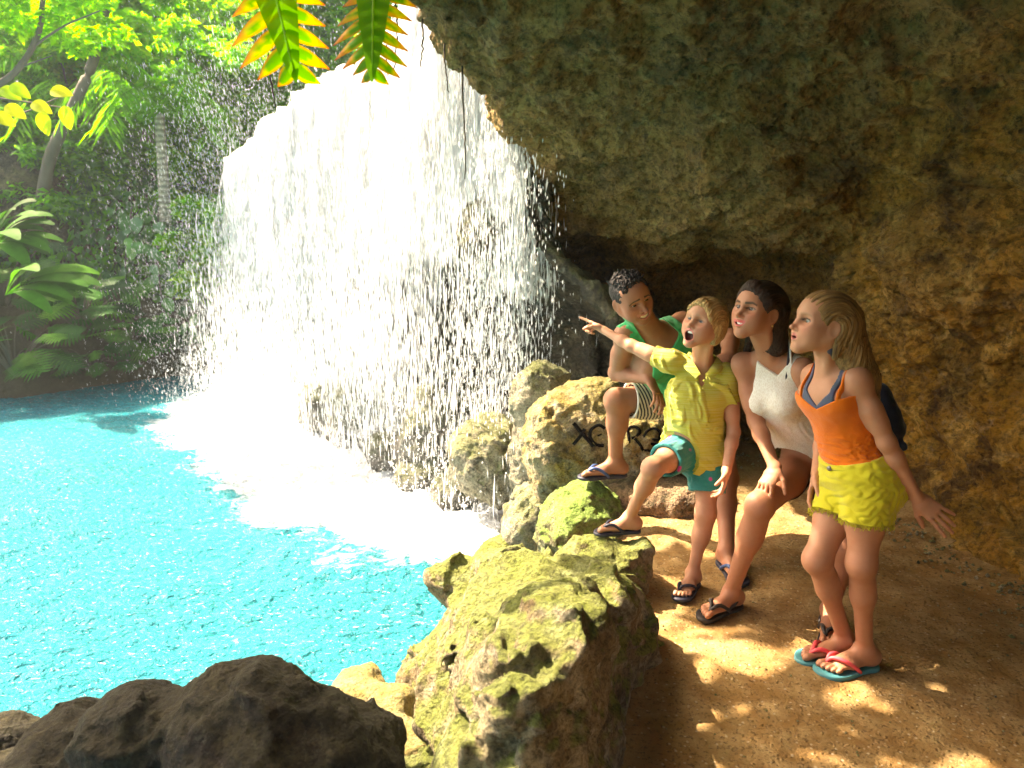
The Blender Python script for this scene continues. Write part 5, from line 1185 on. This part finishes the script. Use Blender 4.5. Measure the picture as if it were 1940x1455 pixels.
# ---------------- girl
D = dict(hipW=.128, hipD=.098, waW=.100, waD=.082, chW=.115, chD=.085, nk=.047, ua1=.034, ua2=.029, fa=.028, wr=.021, th1=.068, th2=.047, ca=.039, an=.029, ft=.98, hs=.88,
         curlL=[(-.05, .12, .1, .06), (.02, .1, .08), (.05, .12, .1), (.05, .15, .1, -.12), (.60, .25, .1)], curlR=[(.2, .35, .2), (.4, .6, .3), (.5, .7, .4), (.5, .6, .4), (.35, .35, .2)],
         smile=.05, gap=.030, mouth_w=.085, lip=1.15, nose=.92, cheek=1.05, iris=(.10, .13, .08), lash=.8, brow=.45, browc=(.20, .12, .06), eye_open=.030, gaze=(-.95, -.1, .25), lipc=(.50, .16, .14))
anL = G(1638, 1226, .086); anR = G(1600, 1206, .086)
g = Person('girl in orange tank top and yellow shorts leaning with one arm stretched back', dict(
    head=P(1556, 613, 2.50), neck=P(1576, 694, 2.55), shL=P(1624, 715, 2.44), shR=P(1541, 710, 2.65), elL=P(1680, 838, 2.40), wrL=P(1738, 942, 2.40), elR=P(1560, 825, 2.76), wrR=P(1549, 898, 2.64),
    hipL=P(1648, 905, 2.46), hipR=P(1608, 903, 2.60), knL=P(1632, 1068, 2.42), knR=P(1549, 1060, 2.48), anL=anL, anR=anR, waist=P(1604, 822, 2.55), chest=P(1584, 758, 2.55),
    fdL=(-.97, -.24, 0), fdR=(-.99, -.10, 0), hdL=P(1802, 998, 2.36) - P(1738, 942, 2.40), hnL=(0.05, 1, -.25), hdR=P(1532, 955, 2.60) - P(1549, 898, 2.64), hnR=(.6, -.5, 0)),
    (float(anL[0]), float(anL[1]), 0), D, .218, (-.985, -.10, .20), (.12, 0, 1), (.44, .215, .130))
g.build_body()
M_ORANGE = cloth_mat('orange_jersey', (.72, .17, .01), (.58, .11, .008))
hem = .04
wr_ = streak(g.ls, 70, 6, .008, 1)
g.garment('tank_top', g.torso + g.thigh + g.delt, .0075, M_ORANGE, clips=[tank_clip(g, .72, .66, .082, .008, slope=.45), up_clip(g, lo=.03)], warps=lambda p: wr_(p) * sm(.24, .10, (p - g.pm) @ g.up) + .0015 * perlin(p * 30), label=None)
def strap(s, name, mat, xa, ya, xb, yb, r, za=.70, zb=.62, xoff=.0):
    out = []
    for sd in (-1, 1):
        c = lambda x, y, z: s.pm + s.ls * sd * x + s.tf * y + s.up * z * s.T
        o = tube_obj(name, [c(xa, ya, za), c(xa, ya * .8, .85), c((xa + xb) / 2, .02, 1.005), c(xb, yb * .8, .85), c(xb, yb, zb)], r, mat, s.root); out.append(o)
    return out
M_BIK = cloth_mat('dark_patterned_lycra', (.02, .10, .11), (.06, .02, .12), rough=.5)
g.garment('bikini_top', g.torso + g.delt, .0045, M_BIK, clips=[tank_clip(g, .745, .70, .062, .016, slope=.9, side=4), up_clip(g, lo=.5 * g.T)])
M_YEL = cloth_mat('yellow_denim', (.56, .54, .04), (.46, .44, .025), weave=900)
def leg_open(s, k, f, r, grow=.0): return s.J['hip' + k] + (s.J['kn' + k] - s.J['hip' + k]) * f
sh = []
for k in 'LR': sh.append((fcone(g.J['hip' + k] + g.lh * 0, leg_open(g, k, .50, 0), .084, .088), .018))
rs = np.random.RandomState(2)
hol = [(cap(leg_open(g, k, .44, 0), leg_open(g, k, .64, 0), .077, .083), .004) for k in 'LR']
w1 = streak(g.ls + g.up * .3, 40, 9, .007, 3)
g.garment('shorts', g.torso + g.thigh, .013, M_YEL, clips=[waist_clip(g, .085, .09, .2), leg_cut(g, .50, .50)], warps=lambda p: w1(p) + .002 * perlin(p * 26) + .0025 * perlin(p * np.array([150, 150, 60])) * sm(-.09, -.17, (p - g.pm) @ g.up), extra=sh, holes=hol)
fr = []
for k in 'LR':
    e0 = leg_open(g, k, .50, 0); ax = nrm(g.J['kn' + k] - g.J['hip' + k]); a1 = nrm(np.cross(ax, [0, 1, .2])); a2 = np.cross(ax, a1)
    for i in range(330):
        t = rs.uniform(0, 6.28); q0 = e0 + (a1 * math.cos(t) + a2 * math.sin(t)) * rs.uniform(.082, .088) - ax * .004; fr.append(tube(np.array([q0, q0 + ax * rs.uniform(.004, .012) + rs.normal(0, .003, 3), q0 + ax * rs.uniform(.008, .018) + rs.normal(0, .005, 3)]), .0011, 4))
V, Q = join(fr); mobj('frayed_hem', V, Q, M_YEL, parent=g.root)
c_ = lambda x, y, z: g.pm + g.ls * x + g.tf * y + g.up * z
wb = [c_(math.sin(a) * .128, math.cos(a) * .102, .078) for a in np.linspace(0, 2 * math.pi, 20)]
tube_obj('waistband', wb, .010, M_YEL, g.root, 60)
M_BRASS = NT('metal_button').pr(Base_Color=(.25, .28, .30), Metallic=.8, Roughness=.4)
V, Q = tube(np.array([c_(.0, .108, .078), c_(0, .116, .078), c_(0, .1165, .078)]), [.009, .009, .0005], 12); mobj('button', V, Q, M_BRASS, parent=g.root)
M_HG = hair_mat('dark_blond_hair', (.085, .045, .015), (.36, .22, .085))
hp = g.hp
g.hair([(ell(hp(0, -.06, .13), A([.375, .455, .405]) * g.H, A([g.hs, g.hf, g.hu])), .02), (cap(hp(.0, -.33, .05), P(1628, 720, 2.52), .068, .060), .05), (cap(hp(.16, -.26, -.05), P(1612, 735, 2.60), .045, .040), .04), (cap(hp(-.16, -.26, -.05), P(1632, 715, 2.47), .048, .045), .04),
        (cap(P(1628, 720, 2.52), P(1655, 800, 2.56), .058, .030), .04), (cap(P(1620, 730, 2.58), P(1640, 810, 2.62), .045, .02), .03), (cap(hp(-.33, -.14, .05), hp(-.30, -.20, -.45), .016, .012), .015)], M_HG,
       [(ell(hp(0, .44, -.14), A([.40, .37, .43]) * g.H, A([g.hs, g.hf, g.hu])), .02), (ell(hp(0, .16, -.38), A([.55, .26, .42]) * g.H, A([g.hs, g.hf, g.hu])), .02), (ell(hp(-.36, -.02, -.045), A([.09, .10, .13]) * g.H, A([g.hs, g.hf, g.hu])), .01), (ell(hp(.36, -.02, -.045), A([.09, .10, .13]) * g.H, A([g.hs, g.hf, g.hu])), .01)], amp=.0028, freq=(46, 46, 3))
g.flipflop('L', M_TEAL, M_PINK, label='near teal flip-flop with twisted coral pink straps', wide=1.12, thick=.02)
g.flipflop('R', M_TEAL, M_PINK, label='far teal flip-flop, partly behind the near one', wide=1.12, thick=.02)

# ---------------- boy
D = dict(hipW=.112, hipD=.085, waW=.105, waD=.078, chW=.112, chD=.080, nk=.045, ua1=.033, ua2=.027, fa=.026, wr=.019, th1=.062, th2=.042, ca=.036, an=.025, ft=.86, hs=.78,
         curlR=[(.02, .05, .03), (1.15, 1.35, .7), (1.2, 1.4, .7), (1.2, 1.4, .7), (.45, .60, .5)], curlL=RELAX, smile=.25, mouth_open=.17, mouth_w=.11, lip=.9, nose=.85, cheek=1.2, iris=(.12, .15, .16), lash=.35, brow=.35, browc=(.35, .2, .09), brow_up=.015, eye_open=.022,
         gaze=(-.8, -.45, .3), teeth=(.085, -.262, .020), lipc=(.62, .22, .18))
anR = P(1193, 978, 3.22); anL = G(1313, 1083, .083)
b = Person('boy in yellow-green polo shirt pointing at the waterfall with open mouth', dict(
    head=P(1334, 612, 3.12), neck=P(1330, 686, 3.22), shR=P(1268, 686, 3.22), shL=P(1380, 712, 3.18), elR=P(1196, 655, 3.33), wrR=P(1143, 625, 3.48), elL=P(1390, 818, 3.16), wrL=P(1376, 893, 3.04),
    hipR=P(1296, 852, 3.26), hipL=P(1342, 856, 3.24), knR=P(1237, 886, 3.02), knL=P(1337, 972, 3.14), anR=anR, anL=anL, chest=P(1322, 748, 3.22), waist=P(1318, 802, 3.24),
    fdR=(-.97, -.12, -.05), fdL=(-.55, -.84, 0), hdR=P(1092, 602, 3.60) - P(1143, 625, 3.48), hnR=(-.35, -.45, -.65), hdL=P(1366, 950, 2.98) - P(1376, 893, 3.04), hnL=(-.95, .1, 0)),
    (float(anL[0]), float(anL[1]), 0), D, .207, (-.74, -.62, .26), (.28, .05, 1), (.50, .265, .170))
b.build_body()
def heather(m, p, c):
    s_ = m.noise(m.mapv(p, (9, 9, 260)), 1.0, 2); return m.mix(m.ramp(s_, [(.42, 0), (.62, .55)]), c, (.62, .66, .26))
M_LIME = cloth_mat('lime_heather_jersey', (.60, .60, .09), (.48, .48, .05), fn=heather, trans=.12)
J = b.J; b_hemn = nrm(-b.up - b.ls * .22)
slR = J['shR'] + (J['elR'] - J['shR']) * .42; slL = J['shL'] + (J['elL'] - J['shL']) * .50
ext = [(fcone(J['shR'] + b.ls * .01, slR, .052, .050), .03), (fcone(J['shL'] - b.ls * .01, slL, .054, .050), .03),
       (econe(b.ch - b.up * .02, b.pm - b.up * .02, .132, .100, .138, .112, b.ls), .04), (econe(b.pm, b.pm - b.up * .078, .142, .118, .152, .128, b.ls), .02), (cap(J['hipR'], J['hipL'], .106), .03)]
hol = [(cap(slR - (slR - J['shR']) * .12, slR + (slR - J['shR']), .040, .044), .004), (cap(slL - (slL - J['shL']) * .12, slL + (slL - J['shL']), .040, .044), .004),
       (ell(J['neck'] + b.tf * .035 + b.up * .012, A([.058, .062, .050]), A([b.ls, b.tf, b.up])), .008), (ell(J['neck'] + b.tf * .085 - b.up * .035, A([.016, .04, .052]), A([b.ls, b.tf, b.up])), .006)]
f1 = streak(J['shR'] - (b.pm + b.ls * .12), 26, 3.0, .020, 5, .5); f2 = streak(b.ls, 50, 6, .006, 6)
b.garment('polo_shirt', b.torso[:10] + b.thigh + b.delt, .012, M_LIME, clips=[leg_trim(b, .55, .24), halfsp(b.pm - b.up * .072, -b.up - b.ls * .22)], warps=lambda p: f1(p) + f2(p) * .6 + .002 * perlin(p * 40), extra=ext, holes=hol)
n_ = J['neck']; c_ = lambda x, y, z: n_ + b.ls * x + b.tf * y + b.up * z
def flap(pts_in, pts_out, th=.004):
    a = curve(pts_in, 20); o_ = curve(pts_out, 20); m_ = (a + o_) / 2 + b.up * .004
    X_ = np.stack([a, m_, o_, o_ - b.up * th, m_ - b.up * th, a - b.up * th, a]); return X_.reshape(-1, 3), grid_quads(7, 20)
parts = []
for sd in (-1, 1):
    parts.append(flap([c_(0, -.050, .034), c_(sd * .045, -.03, .034), c_(sd * .056, .02, .026), c_(sd * .030, .075, -.004), c_(sd * .010, .100, -.030)], [c_(0, -.070, .012), c_(sd * .066, -.04, .012), c_(sd * .084, .02, .008), c_(sd * .078, .078, -.012), c_(sd * .030, .118, -.044)]))
V, Q = join(parts); mobj('collar', V, Q, M_LIME, parent=b.root)
for i, zz in enumerate((-.052, -.085)):
    q0 = c_(.004, .1255 - i * .000, zz); V, Q = tube(np.array([q0, q0 + b.tf * .003, q0 + b.tf * .0032]), [.005, .005, .0003], 10); mobj('button', V, Q, M_LIME, parent=b.root)
def spots(m, p, c): return m.mix(m.ramp(m.voro(m.mapv(p, (1, 1, 1)), 11), [(.16, 1), (.20, 0)], 'LINEAR'), c, (.55, .05, .30))
M_TEALC = cloth_mat('teal_swim_fabric', (.005, .27, .27), (.005, .20, .21), fn=spots, rough=.6)
eR = leg_open(b, 'R', .62, 0); eL = J['hipL'] + (J['knL'] - J['hipL']) * .66
ext = [(fcone(J['hipR'], eR, .080, .072), .04), (fcone(J['hipL'], eL, .085, .080), .04)]
hol = [(cap(leg_open(b, 'R', .54, 0), leg_open(b, 'R', .80, 0), .062, .066), .004), (cap(J['hipL'] + (J['knL'] - J['hipL']) * .58, J['knL'], .068, .074), .004)]
f3 = streak(J['knR'] - J['hipR'], 36, 6, .005, 8)
b.garment('swim_shorts', b.torso[:2] + b.torso[6:8] + b.thigh, .005, M_TEALC, clips=[waist_clip(b, .0, .09, .25), leg_cut(b, .66, .62)], warps=lambda p: f3(p) + .002 * perlin(p * 35), extra=ext, holes=hol)
M_HB = hair_mat('blond_hair', (.30, .17, .06), (.66, .47, .22)); hp = b.hp; R_ = A([b.hs, b.hf, b.hu])
b.hair([(ell(hp(0, -.06, .12), A([.40, .48, .435]) * b.H, R_), .02), (ell(hp(0, -.22, -.12), A([.37, .28, .34]) * b.H, R_), .03), (cap(hp(-.33, -.05, .02), hp(-.31, -.10, -.32), .020, .013), .02), (cap(hp(.33, -.05, .02), hp(.31, -.10, -.30), .020, .013), .02),
        (cap(hp(-.10, .30, .36), hp(-.29, .26, .12), .016, .010), .02), (cap(hp(0, .30, .37), hp(.20, .30, .22), .018, .012), .02)], M_HB,
       [(ell(hp(0, .48, -.16), A([.36, .42, .47]) * b.H, R_), .015), (ell(hp(0, .20, -.45), A([.60, .24, .30]) * b.H, R_), .02)], amp=.0035, freq=(56, 56, 5))
b.flipflop('R', M_NAVY, M_NAVY, label='dark flip-flop on the foot raised on the boulder', wide=1.05)
b.flipflop('L', M_NAVY, M_NAVY, label='dark flip-flop on the foot standing on the path', wide=1.05)

# ---------------- woman
D = dict(hipW=.150, hipD=.115, waW=.112, waD=.085, chW=.128, chD=.090, nk=.052, ua1=.038, ua2=.032, fa=.032, wr=.022, th1=.088, th2=.054, ca=.050, an=.031, ft=.98, hs=.96, bust=.056,
         curlR=[(.25, .5, .3, .1), (.30, .55, .3), (.32, .55, .3), (.35, .55, .3, -.08), (.85, .35, .2)], curlL=RELAX, smile=.8, gap=.034, mouth_w=.120, lip=1.15, nose=.9, cheek=1.1, iris=(.05, .03, .02), lash=1.0, brow=.9, browc=(.03, .018, .012), eye_open=.022,
         gaze=(-.8, -.3, .35), teeth=(.100, -.276, .018), lipc=(.50, .10, .09))
anR = G(1386, 1118, .092); anL = G(1574, 1152, .092)
w = Person('dark-haired woman in white lace halter top bending with a hand on her knee', dict(
    head=P(1434, 589, 2.94), neck=P(1460, 672, 3.03), shR=P(1406, 686, 3.10), shL=P(1522, 698, 2.92), elR=P(1432, 798, 3.04), wrR=P(1468, 886, 2.86), elL=P(1562, 820, 2.90), wrL=P(1590, 925, 2.84),
    hipR=P(1530, 865, 3.22), hipL=P(1584, 868, 3.08), knR=P(1440, 958, 2.80), knL=P(1600, 1035, 2.76), anR=anR, anL=anL, chest=P(1474, 742, 3.05), waist=P(1510, 806, 3.12),
    fdR=(-.86, -.50, 0), fdL=(-.35, -.93, 0), hdR=(-.50, -.45, -.62), hnR=(.30, .10, -.9), hdL=(0, -.2, -1), hnL=(-1, 0, 0)),
    (float(anR[0]), float(anR[1]), 0), D, .226, (-.83, -.50, .20), (.18, .05, 1), (.40, .185, .110))
w.build_body()
def lace(m, p, c):
    v = m.voro(m.mapv(p, (1, 1, .35)), 170, 'DISTANCE_TO_EDGE'); return m.mix(m.ramp(v, [(.04, 0), (.2, .35)]), c, (.50, .42, .33))
M_LACE = cloth_mat('white_lace', (.84, .86, .82), (.74, .76, .72), fn=lace)
def halter(X, Y, Z):
    x, y, z = w.tc(X, Y, Z); T = w.T; ax = np.abs(x)
    side = ax - (.150 - .36 * np.clip(z - .66 * T, 0, 1)); neck = z - (.90 * T + .9 * ax) ; low = z - .66 * T
    return np.where(y > 0, np.maximum(np.maximum(side, neck), -1), low)
f4 = streak(w.up - w.ls * .3, 36, 5, .006, 12)
w.garment('halter_top', w.torso + w.thigh, .008, M_LACE, clips=[halter, leg_trim(w, .12, .12, .12), halfsp(w.pm + nrm(w.wa - w.pm) * .0, -nrm(w.wa - w.pm))], warps=lambda p: f4(p) * sm(.42, .22, (p - w.pm) @ w.up) + .0012 * perlin(p * 50), extra=[(econe(w.ch - w.up * .10, w.pm + w.up * .02, .122, .098, .150, .125, w.lh), .05)])
cw = lambda x, y, z: w.pm + w.ls * x + w.tf * y + w.up * z * w.T
M_TRIM = cloth_mat('white_trim', (.85, .86, .84))
for sd in (-1, 1): tube_obj('halter_strap', [cw(sd * .066, .085, .90), cw(sd * .062, .070, .98), cw(sd * .056, .03, 1.07), cw(sd * .02, -.05, 1.12)], .0040, M_TRIM, w.root)
M_BLACKC = cloth_mat('black_lycra', (.02, .016, .03), (.015, .012, .022), rough=.5)
for sd in (-1, 1): tube_obj('bikini_strap', [cw(sd * .030, .098, .86), cw(sd * .046, .076, .96), cw(sd * .050, .03, 1.06), cw(sd * .0, -.045, 1.12)], .0055, M_BLACKC, w.root)
M_BROWNC = cloth_mat('brown_lycra', (.10, .04, .03), (.07, .03, .025), rough=.55)
def bik(X, Y, Z):
    x, y, z = w.tc(X, Y, Z); up = nrm(w.wa - w.pm); p = w.pm
    zz = (X - p[0]) * up[0] + (Y - p[1]) * up[1] + (Z - p[2]) * up[2]; xx = np.abs((X - p[0]) * w.lh[0] + (Y - p[1]) * w.lh[1] + (Z - p[2]) * w.lh[2])
    return np.maximum(zz - .045, -(zz + .10 - .85 * xx))
w.garment('bikini_bottom', w.torso + w.thigh, .005, M_BROWNC, clips=[bik])
M_HW = hair_mat('dark_brown_hair', (.012, .007, .005), (.055, .028, .018)); hp = w.hp; R_ = A([w.hs, w.hf, w.hu])
w.hair([(ell(hp(0, -.08, .14), A([.385, .47, .415]) * w.H, R_), .02), (cap(hp(0, -.38, .05), hp(-.02, -.60, -.50), .064, .050), .05), (cap(hp(-.02, -.60, -.5), P(1512, 760, 3.22), .050, .03), .04),
        (cap(hp(.24, -.30, -.1), P(1408, 690, 3.16), .026, .010), .03), (cap(hp(-.2, -.30, 0), hp(-.16, -.52, -.5), .040, .030), .03), (cap(hp(.05, .26, .40), hp(.30, .12, .20), .018, .012), .03), (cap(hp(-.05, .26, .40), hp(-.32, .08, .16), .020, .015), .03)], M_HW,
       [(ell(hp(0, .45, -.15), A([.37, .42, .45]) * w.H, R_), .015), (ell(hp(0, .16, -.45), A([.34, .28, .38]) * w.H, R_), .02), (ell(hp(-.36, -.02, -.045), A([.09, .10, .13]) * w.H, A([w.hs, w.hf, w.hu])), .01)], amp=.0022, freq=(46, 46, 3))
q0 = w.hp(-.36, -.05, -.19); mobj('earring', *tube(curve([q0, q0 - [0, 0, .004], q0 - [0, 0, .008]], 6), [.001, .0035, .0035, .0035, .0035, .001], 8), NT('gold').pr(Base_Color=(.8, .6, .25), Metallic=1, Roughness=.3), parent=w.root)
w.flipflop('R', M_BLACKR, M_BLACKR, back=True, label='black sandal with braided strap on the front foot')
w.flipflop('L', M_BLACKR, M_BLACKR, back=True, label='black sandal on the rear foot')

# ---------------- man
D = dict(hipW=.148, hipD=.110, waW=.145, waD=.105, chW=.170, chD=.120, nk=.063, ua1=.052, ua2=.042, fa=.041, wr=.030, th1=.090, th2=.062, ca=.054, an=.036, ft=1.08, hs=1.06,
         curlR=[(.25, .35, .25), (.30, .45, .3), (.38, .5, .3), (.45, .5, .3), (.35, .3, .25)], curlL=[(.15, .35, .3), (.18, .35, .3), (.2, .35, .3), (.22, .4, .3), (.7, .2, .2)], smile=1.0, gap=.060, mouth_w=.155, lip=.8, brow_slope=-.30, brow_up=.03, nose=1.1, cheek=1.15, jaw=1, iris=(.06, .03, .02), lash=.6, brow=1.0, browc=(.025, .016, .012),
         eye_open=.015, gaze=(.4, -.8, -.3), beard=.28, teeth=(.132, -.282, .036), lipc=(.50, .20, .16))
anR = P(1166, 872, 3.92); anL = G(1377, 1040, .10)
mn = Person('smiling man in green tank top, one foot raised on a rock', dict(
    head=P(1197, 564, 3.52), neck=P(1243, 634, 3.68), shR=P(1186, 634, 3.64), shL=P(1290, 612, 3.80), elR=P(1168, 706, 3.84), wrR=P(1230, 719, 3.64), elL=P(1384, 640, 3.66), wrL=P(1380, 676, 3.42),
    hipR=P(1300, 752, 3.95), hipL=P(1345, 756, 3.82), knR=P(1168, 758, 3.84), knL=P(1374, 905, 3.58), anR=anR, anL=anL, chest=P(1252, 664, 3.76), waist=P(1285, 708, 3.86),
    fdR=(-1, -.12, .0), fdL=(.1, -1, 0), hdR=P(1262, 775, 3.54) - P(1230, 719, 3.64), hnR=(-.75, .55, -.2), hdL=(-.62, -.70, -.34), hnL=(-.2, .2, -1)),
    (float(anL[0]), float(anL[1]), 0), D, .242, (.40, -.85, -.22), (-.42, -.05, 1), (.36, .165, .100))
mn.build_body()
M_GREENC = cloth_mat('green_jersey', (.02, .50, .21), (.015, .38, .15))
f5 = streak(mn.up * .4 + mn.ls, 30, 6, .005, 15)
mn.garment('tank_top', mn.torso + mn.delt, .010, M_GREENC, clips=[tank_clip(mn, .90, .90, .105, .050, slope=.3, side=1.6), up_clip(mn, lo=-.06)], warps=lambda p: f5(p) * .7 + .0015 * perlin(p * 40), extra=[(econe(mn.ch - mn.up * .08, mn.pm, .155, .122, .165, .13, mn.ls), .05)])
def stripes(m, p, c):
    wv_ = m.n('TexWave', {'wave_type': 'BANDS', 'bands_direction': 'DIAGONAL'}, Vector=m.mapv(p, (1.0, .3, .35)), Scale=34.0, Distortion=.6).outputs[0]; return m.mix(m.ramp(wv_, [(.42, 0), (.58, 1)]), c, (.02, .025, .03))
M_STRIPE = cloth_mat('striped_board_shorts', (.62, .58, .45), (.52, .50, .40), fn=stripes)
J = mn.J; eR = leg_open(mn, 'R', .80, 0); eL = leg_open(mn, 'L', .55, 0)
ext = [(fcone(J['hipR'], eR, .115, .098), .05), (fcone(J['hipL'], eL, .11, .10), .05)]
hol = [(cap(leg_open(mn, 'R', .74, 0), J['knR'], .082, .088), .004), (cap(leg_open(mn, 'L', .5, 0), leg_open(mn, 'L', .8, 0), .085, .09), .004)]
f6 = streak(J['knR'] - J['hipR'], 26, 5, .006, 18)
mn.garment('board_shorts', mn.torso[:2] + mn.torso[6:8] + mn.thigh, .012, M_STRIPE, clips=[waist_clip(mn, .05, .14, .1), leg_cut(mn, .55, .80)], warps=lambda p: f6(p), extra=ext, holes=hol)
ax = nrm(J['knR'] - J['hipR']); a1 = nrm(np.cross(ax, [0, 1, .2])); a2 = np.cross(ax, a1)
tube_obj('hem_band', [eR + (a1 * math.cos(t) + a2 * math.sin(t)) * .097 for t in np.linspace(0, 2 * math.pi, 20)], .006, M_TRIM, mn.root, 60)
M_HM = hair_mat('short_black_hair', (.010, .009, .010), (.045, .04, .042)); hp = mn.hp; R_ = A([mn.hs, mn.hf, mn.hu])
rs = np.random.RandomState(6); sp = []
for i in range(330):
    x, y = rs.uniform(-.27, .27), rs.uniform(-.35, .26); z = .13 + .37 * math.sqrt(max(0, 1 - (x / .36) ** 2 - ((y + .06) / .45) ** 2)); d_ = A([x * .5, (y + .1) * .5 + .10, 1.0]) * rs.uniform(.035, .075) + A([rs.normal(0, .02), rs.normal(0, .02), 0]); sp.append((cap(hp(x, y, z), hp(x + d_[0], y + d_[1], z + d_[2]), .0055, .0022), .004))
mn.hair([(ell(hp(0, -.07, .13), A([.355, .445, .385]) * mn.H, R_), .02), (cap(hp(-.325, .02, .08), hp(-.325, .01, -.06), .010, .006), .01), (cap(hp(.325, .02, .08), hp(.325, .01, -.06), .010, .006), .01)] + sp, M_HM,
        [(ell(hp(0, .46, -.14), A([.37, .38, .46]) * mn.H, R_), .01), (ell(hp(0, .05, -.50), A([.6, .55, .40]) * mn.H, R_), .02), (ell(hp(-.36, -.02, -.045), A([.09, .10, .13]) * mn.H, A([mn.hs, mn.hf, mn.hu])), .01), (ell(hp(.36, -.02, -.045), A([.09, .10, .13]) * mn.H, A([mn.hs, mn.hf, mn.hu])), .01)], amp=.003, freq=(45, 45, 16), flow='down')
mn.flipflop('R', M_NAVY, M_BLUE, label='navy flip-flop with blue strap on the foot raised on the green boulder')
mn.flipflop('L', M_NAVY, M_BLUE, label='navy flip-flop with blue strap on the standing foot')

# dark bag behind the girl
M_BAG = cloth_mat('navy_canvas', (.012, .018, .035), (.008, .010, .02), rough=.8)
f = Field(*bounds([cap(P(1650, 690, 2.85), P(1712, 860, 2.82), .14)]), .006)
f.op(econe(P(1668, 745, 2.86), P(1688, 815, 2.84), .035, .04, .060, .055, (1, 0, 0)), .03); f.op(cap(P(1652, 850, 2.86), P(1712, 846, 2.80), .020), .03)
f.clip(halfsp(P(1700, 858, 2.82), (0, 0, -1)), .01); f.warp(lambda p: .008 * perlin(p * 12) + .003 * perlin(p * 40))
V, Q = f.mesh(); bag = empty('shoulder_bag', V.mean(0) * [1, 1, 0] + [0, 0, V[:, 2].min()], 'dark navy bag half hidden behind the back and arm of the girl', 'bag')
mobj('bag_body', V, Q, M_BAG, parent=bag); tube_obj('strap', [P(1672, 745, 2.86), P(1640, 705, 2.88), P(1560, 690, 2.95), P(1530, 692, 3.0)], .008, M_BAG, bag)

# ------------------------------------------------------------------ damp air
m = NT('haze_air'); m.t.nodes.remove(m.b); vol = m.n('VolumePrincipled', None, Color=(0.72, 0.90, 1.0), Density=0.0018, Anisotropy=0.3); m.set(m.out.inputs['Volume'], vol.outputs[0])
x0, x1, y0, y1, z0, z1 = -26, 6, -6, 36, -3.0, 13.0
V = [(x, y, z) for x in (x0, x1) for y in (y0, y1) for z in (z0, z1)]
tag(mobj('haze', V, [(0, 1, 3, 2), (4, 6, 7, 5), (0, 4, 5, 1), (2, 3, 7, 6), (0, 2, 6, 4), (1, 5, 7, 3)], m.m, smooth=False), 'thin damp haze filling the gorge and cave', 'haze', kind='stuff')
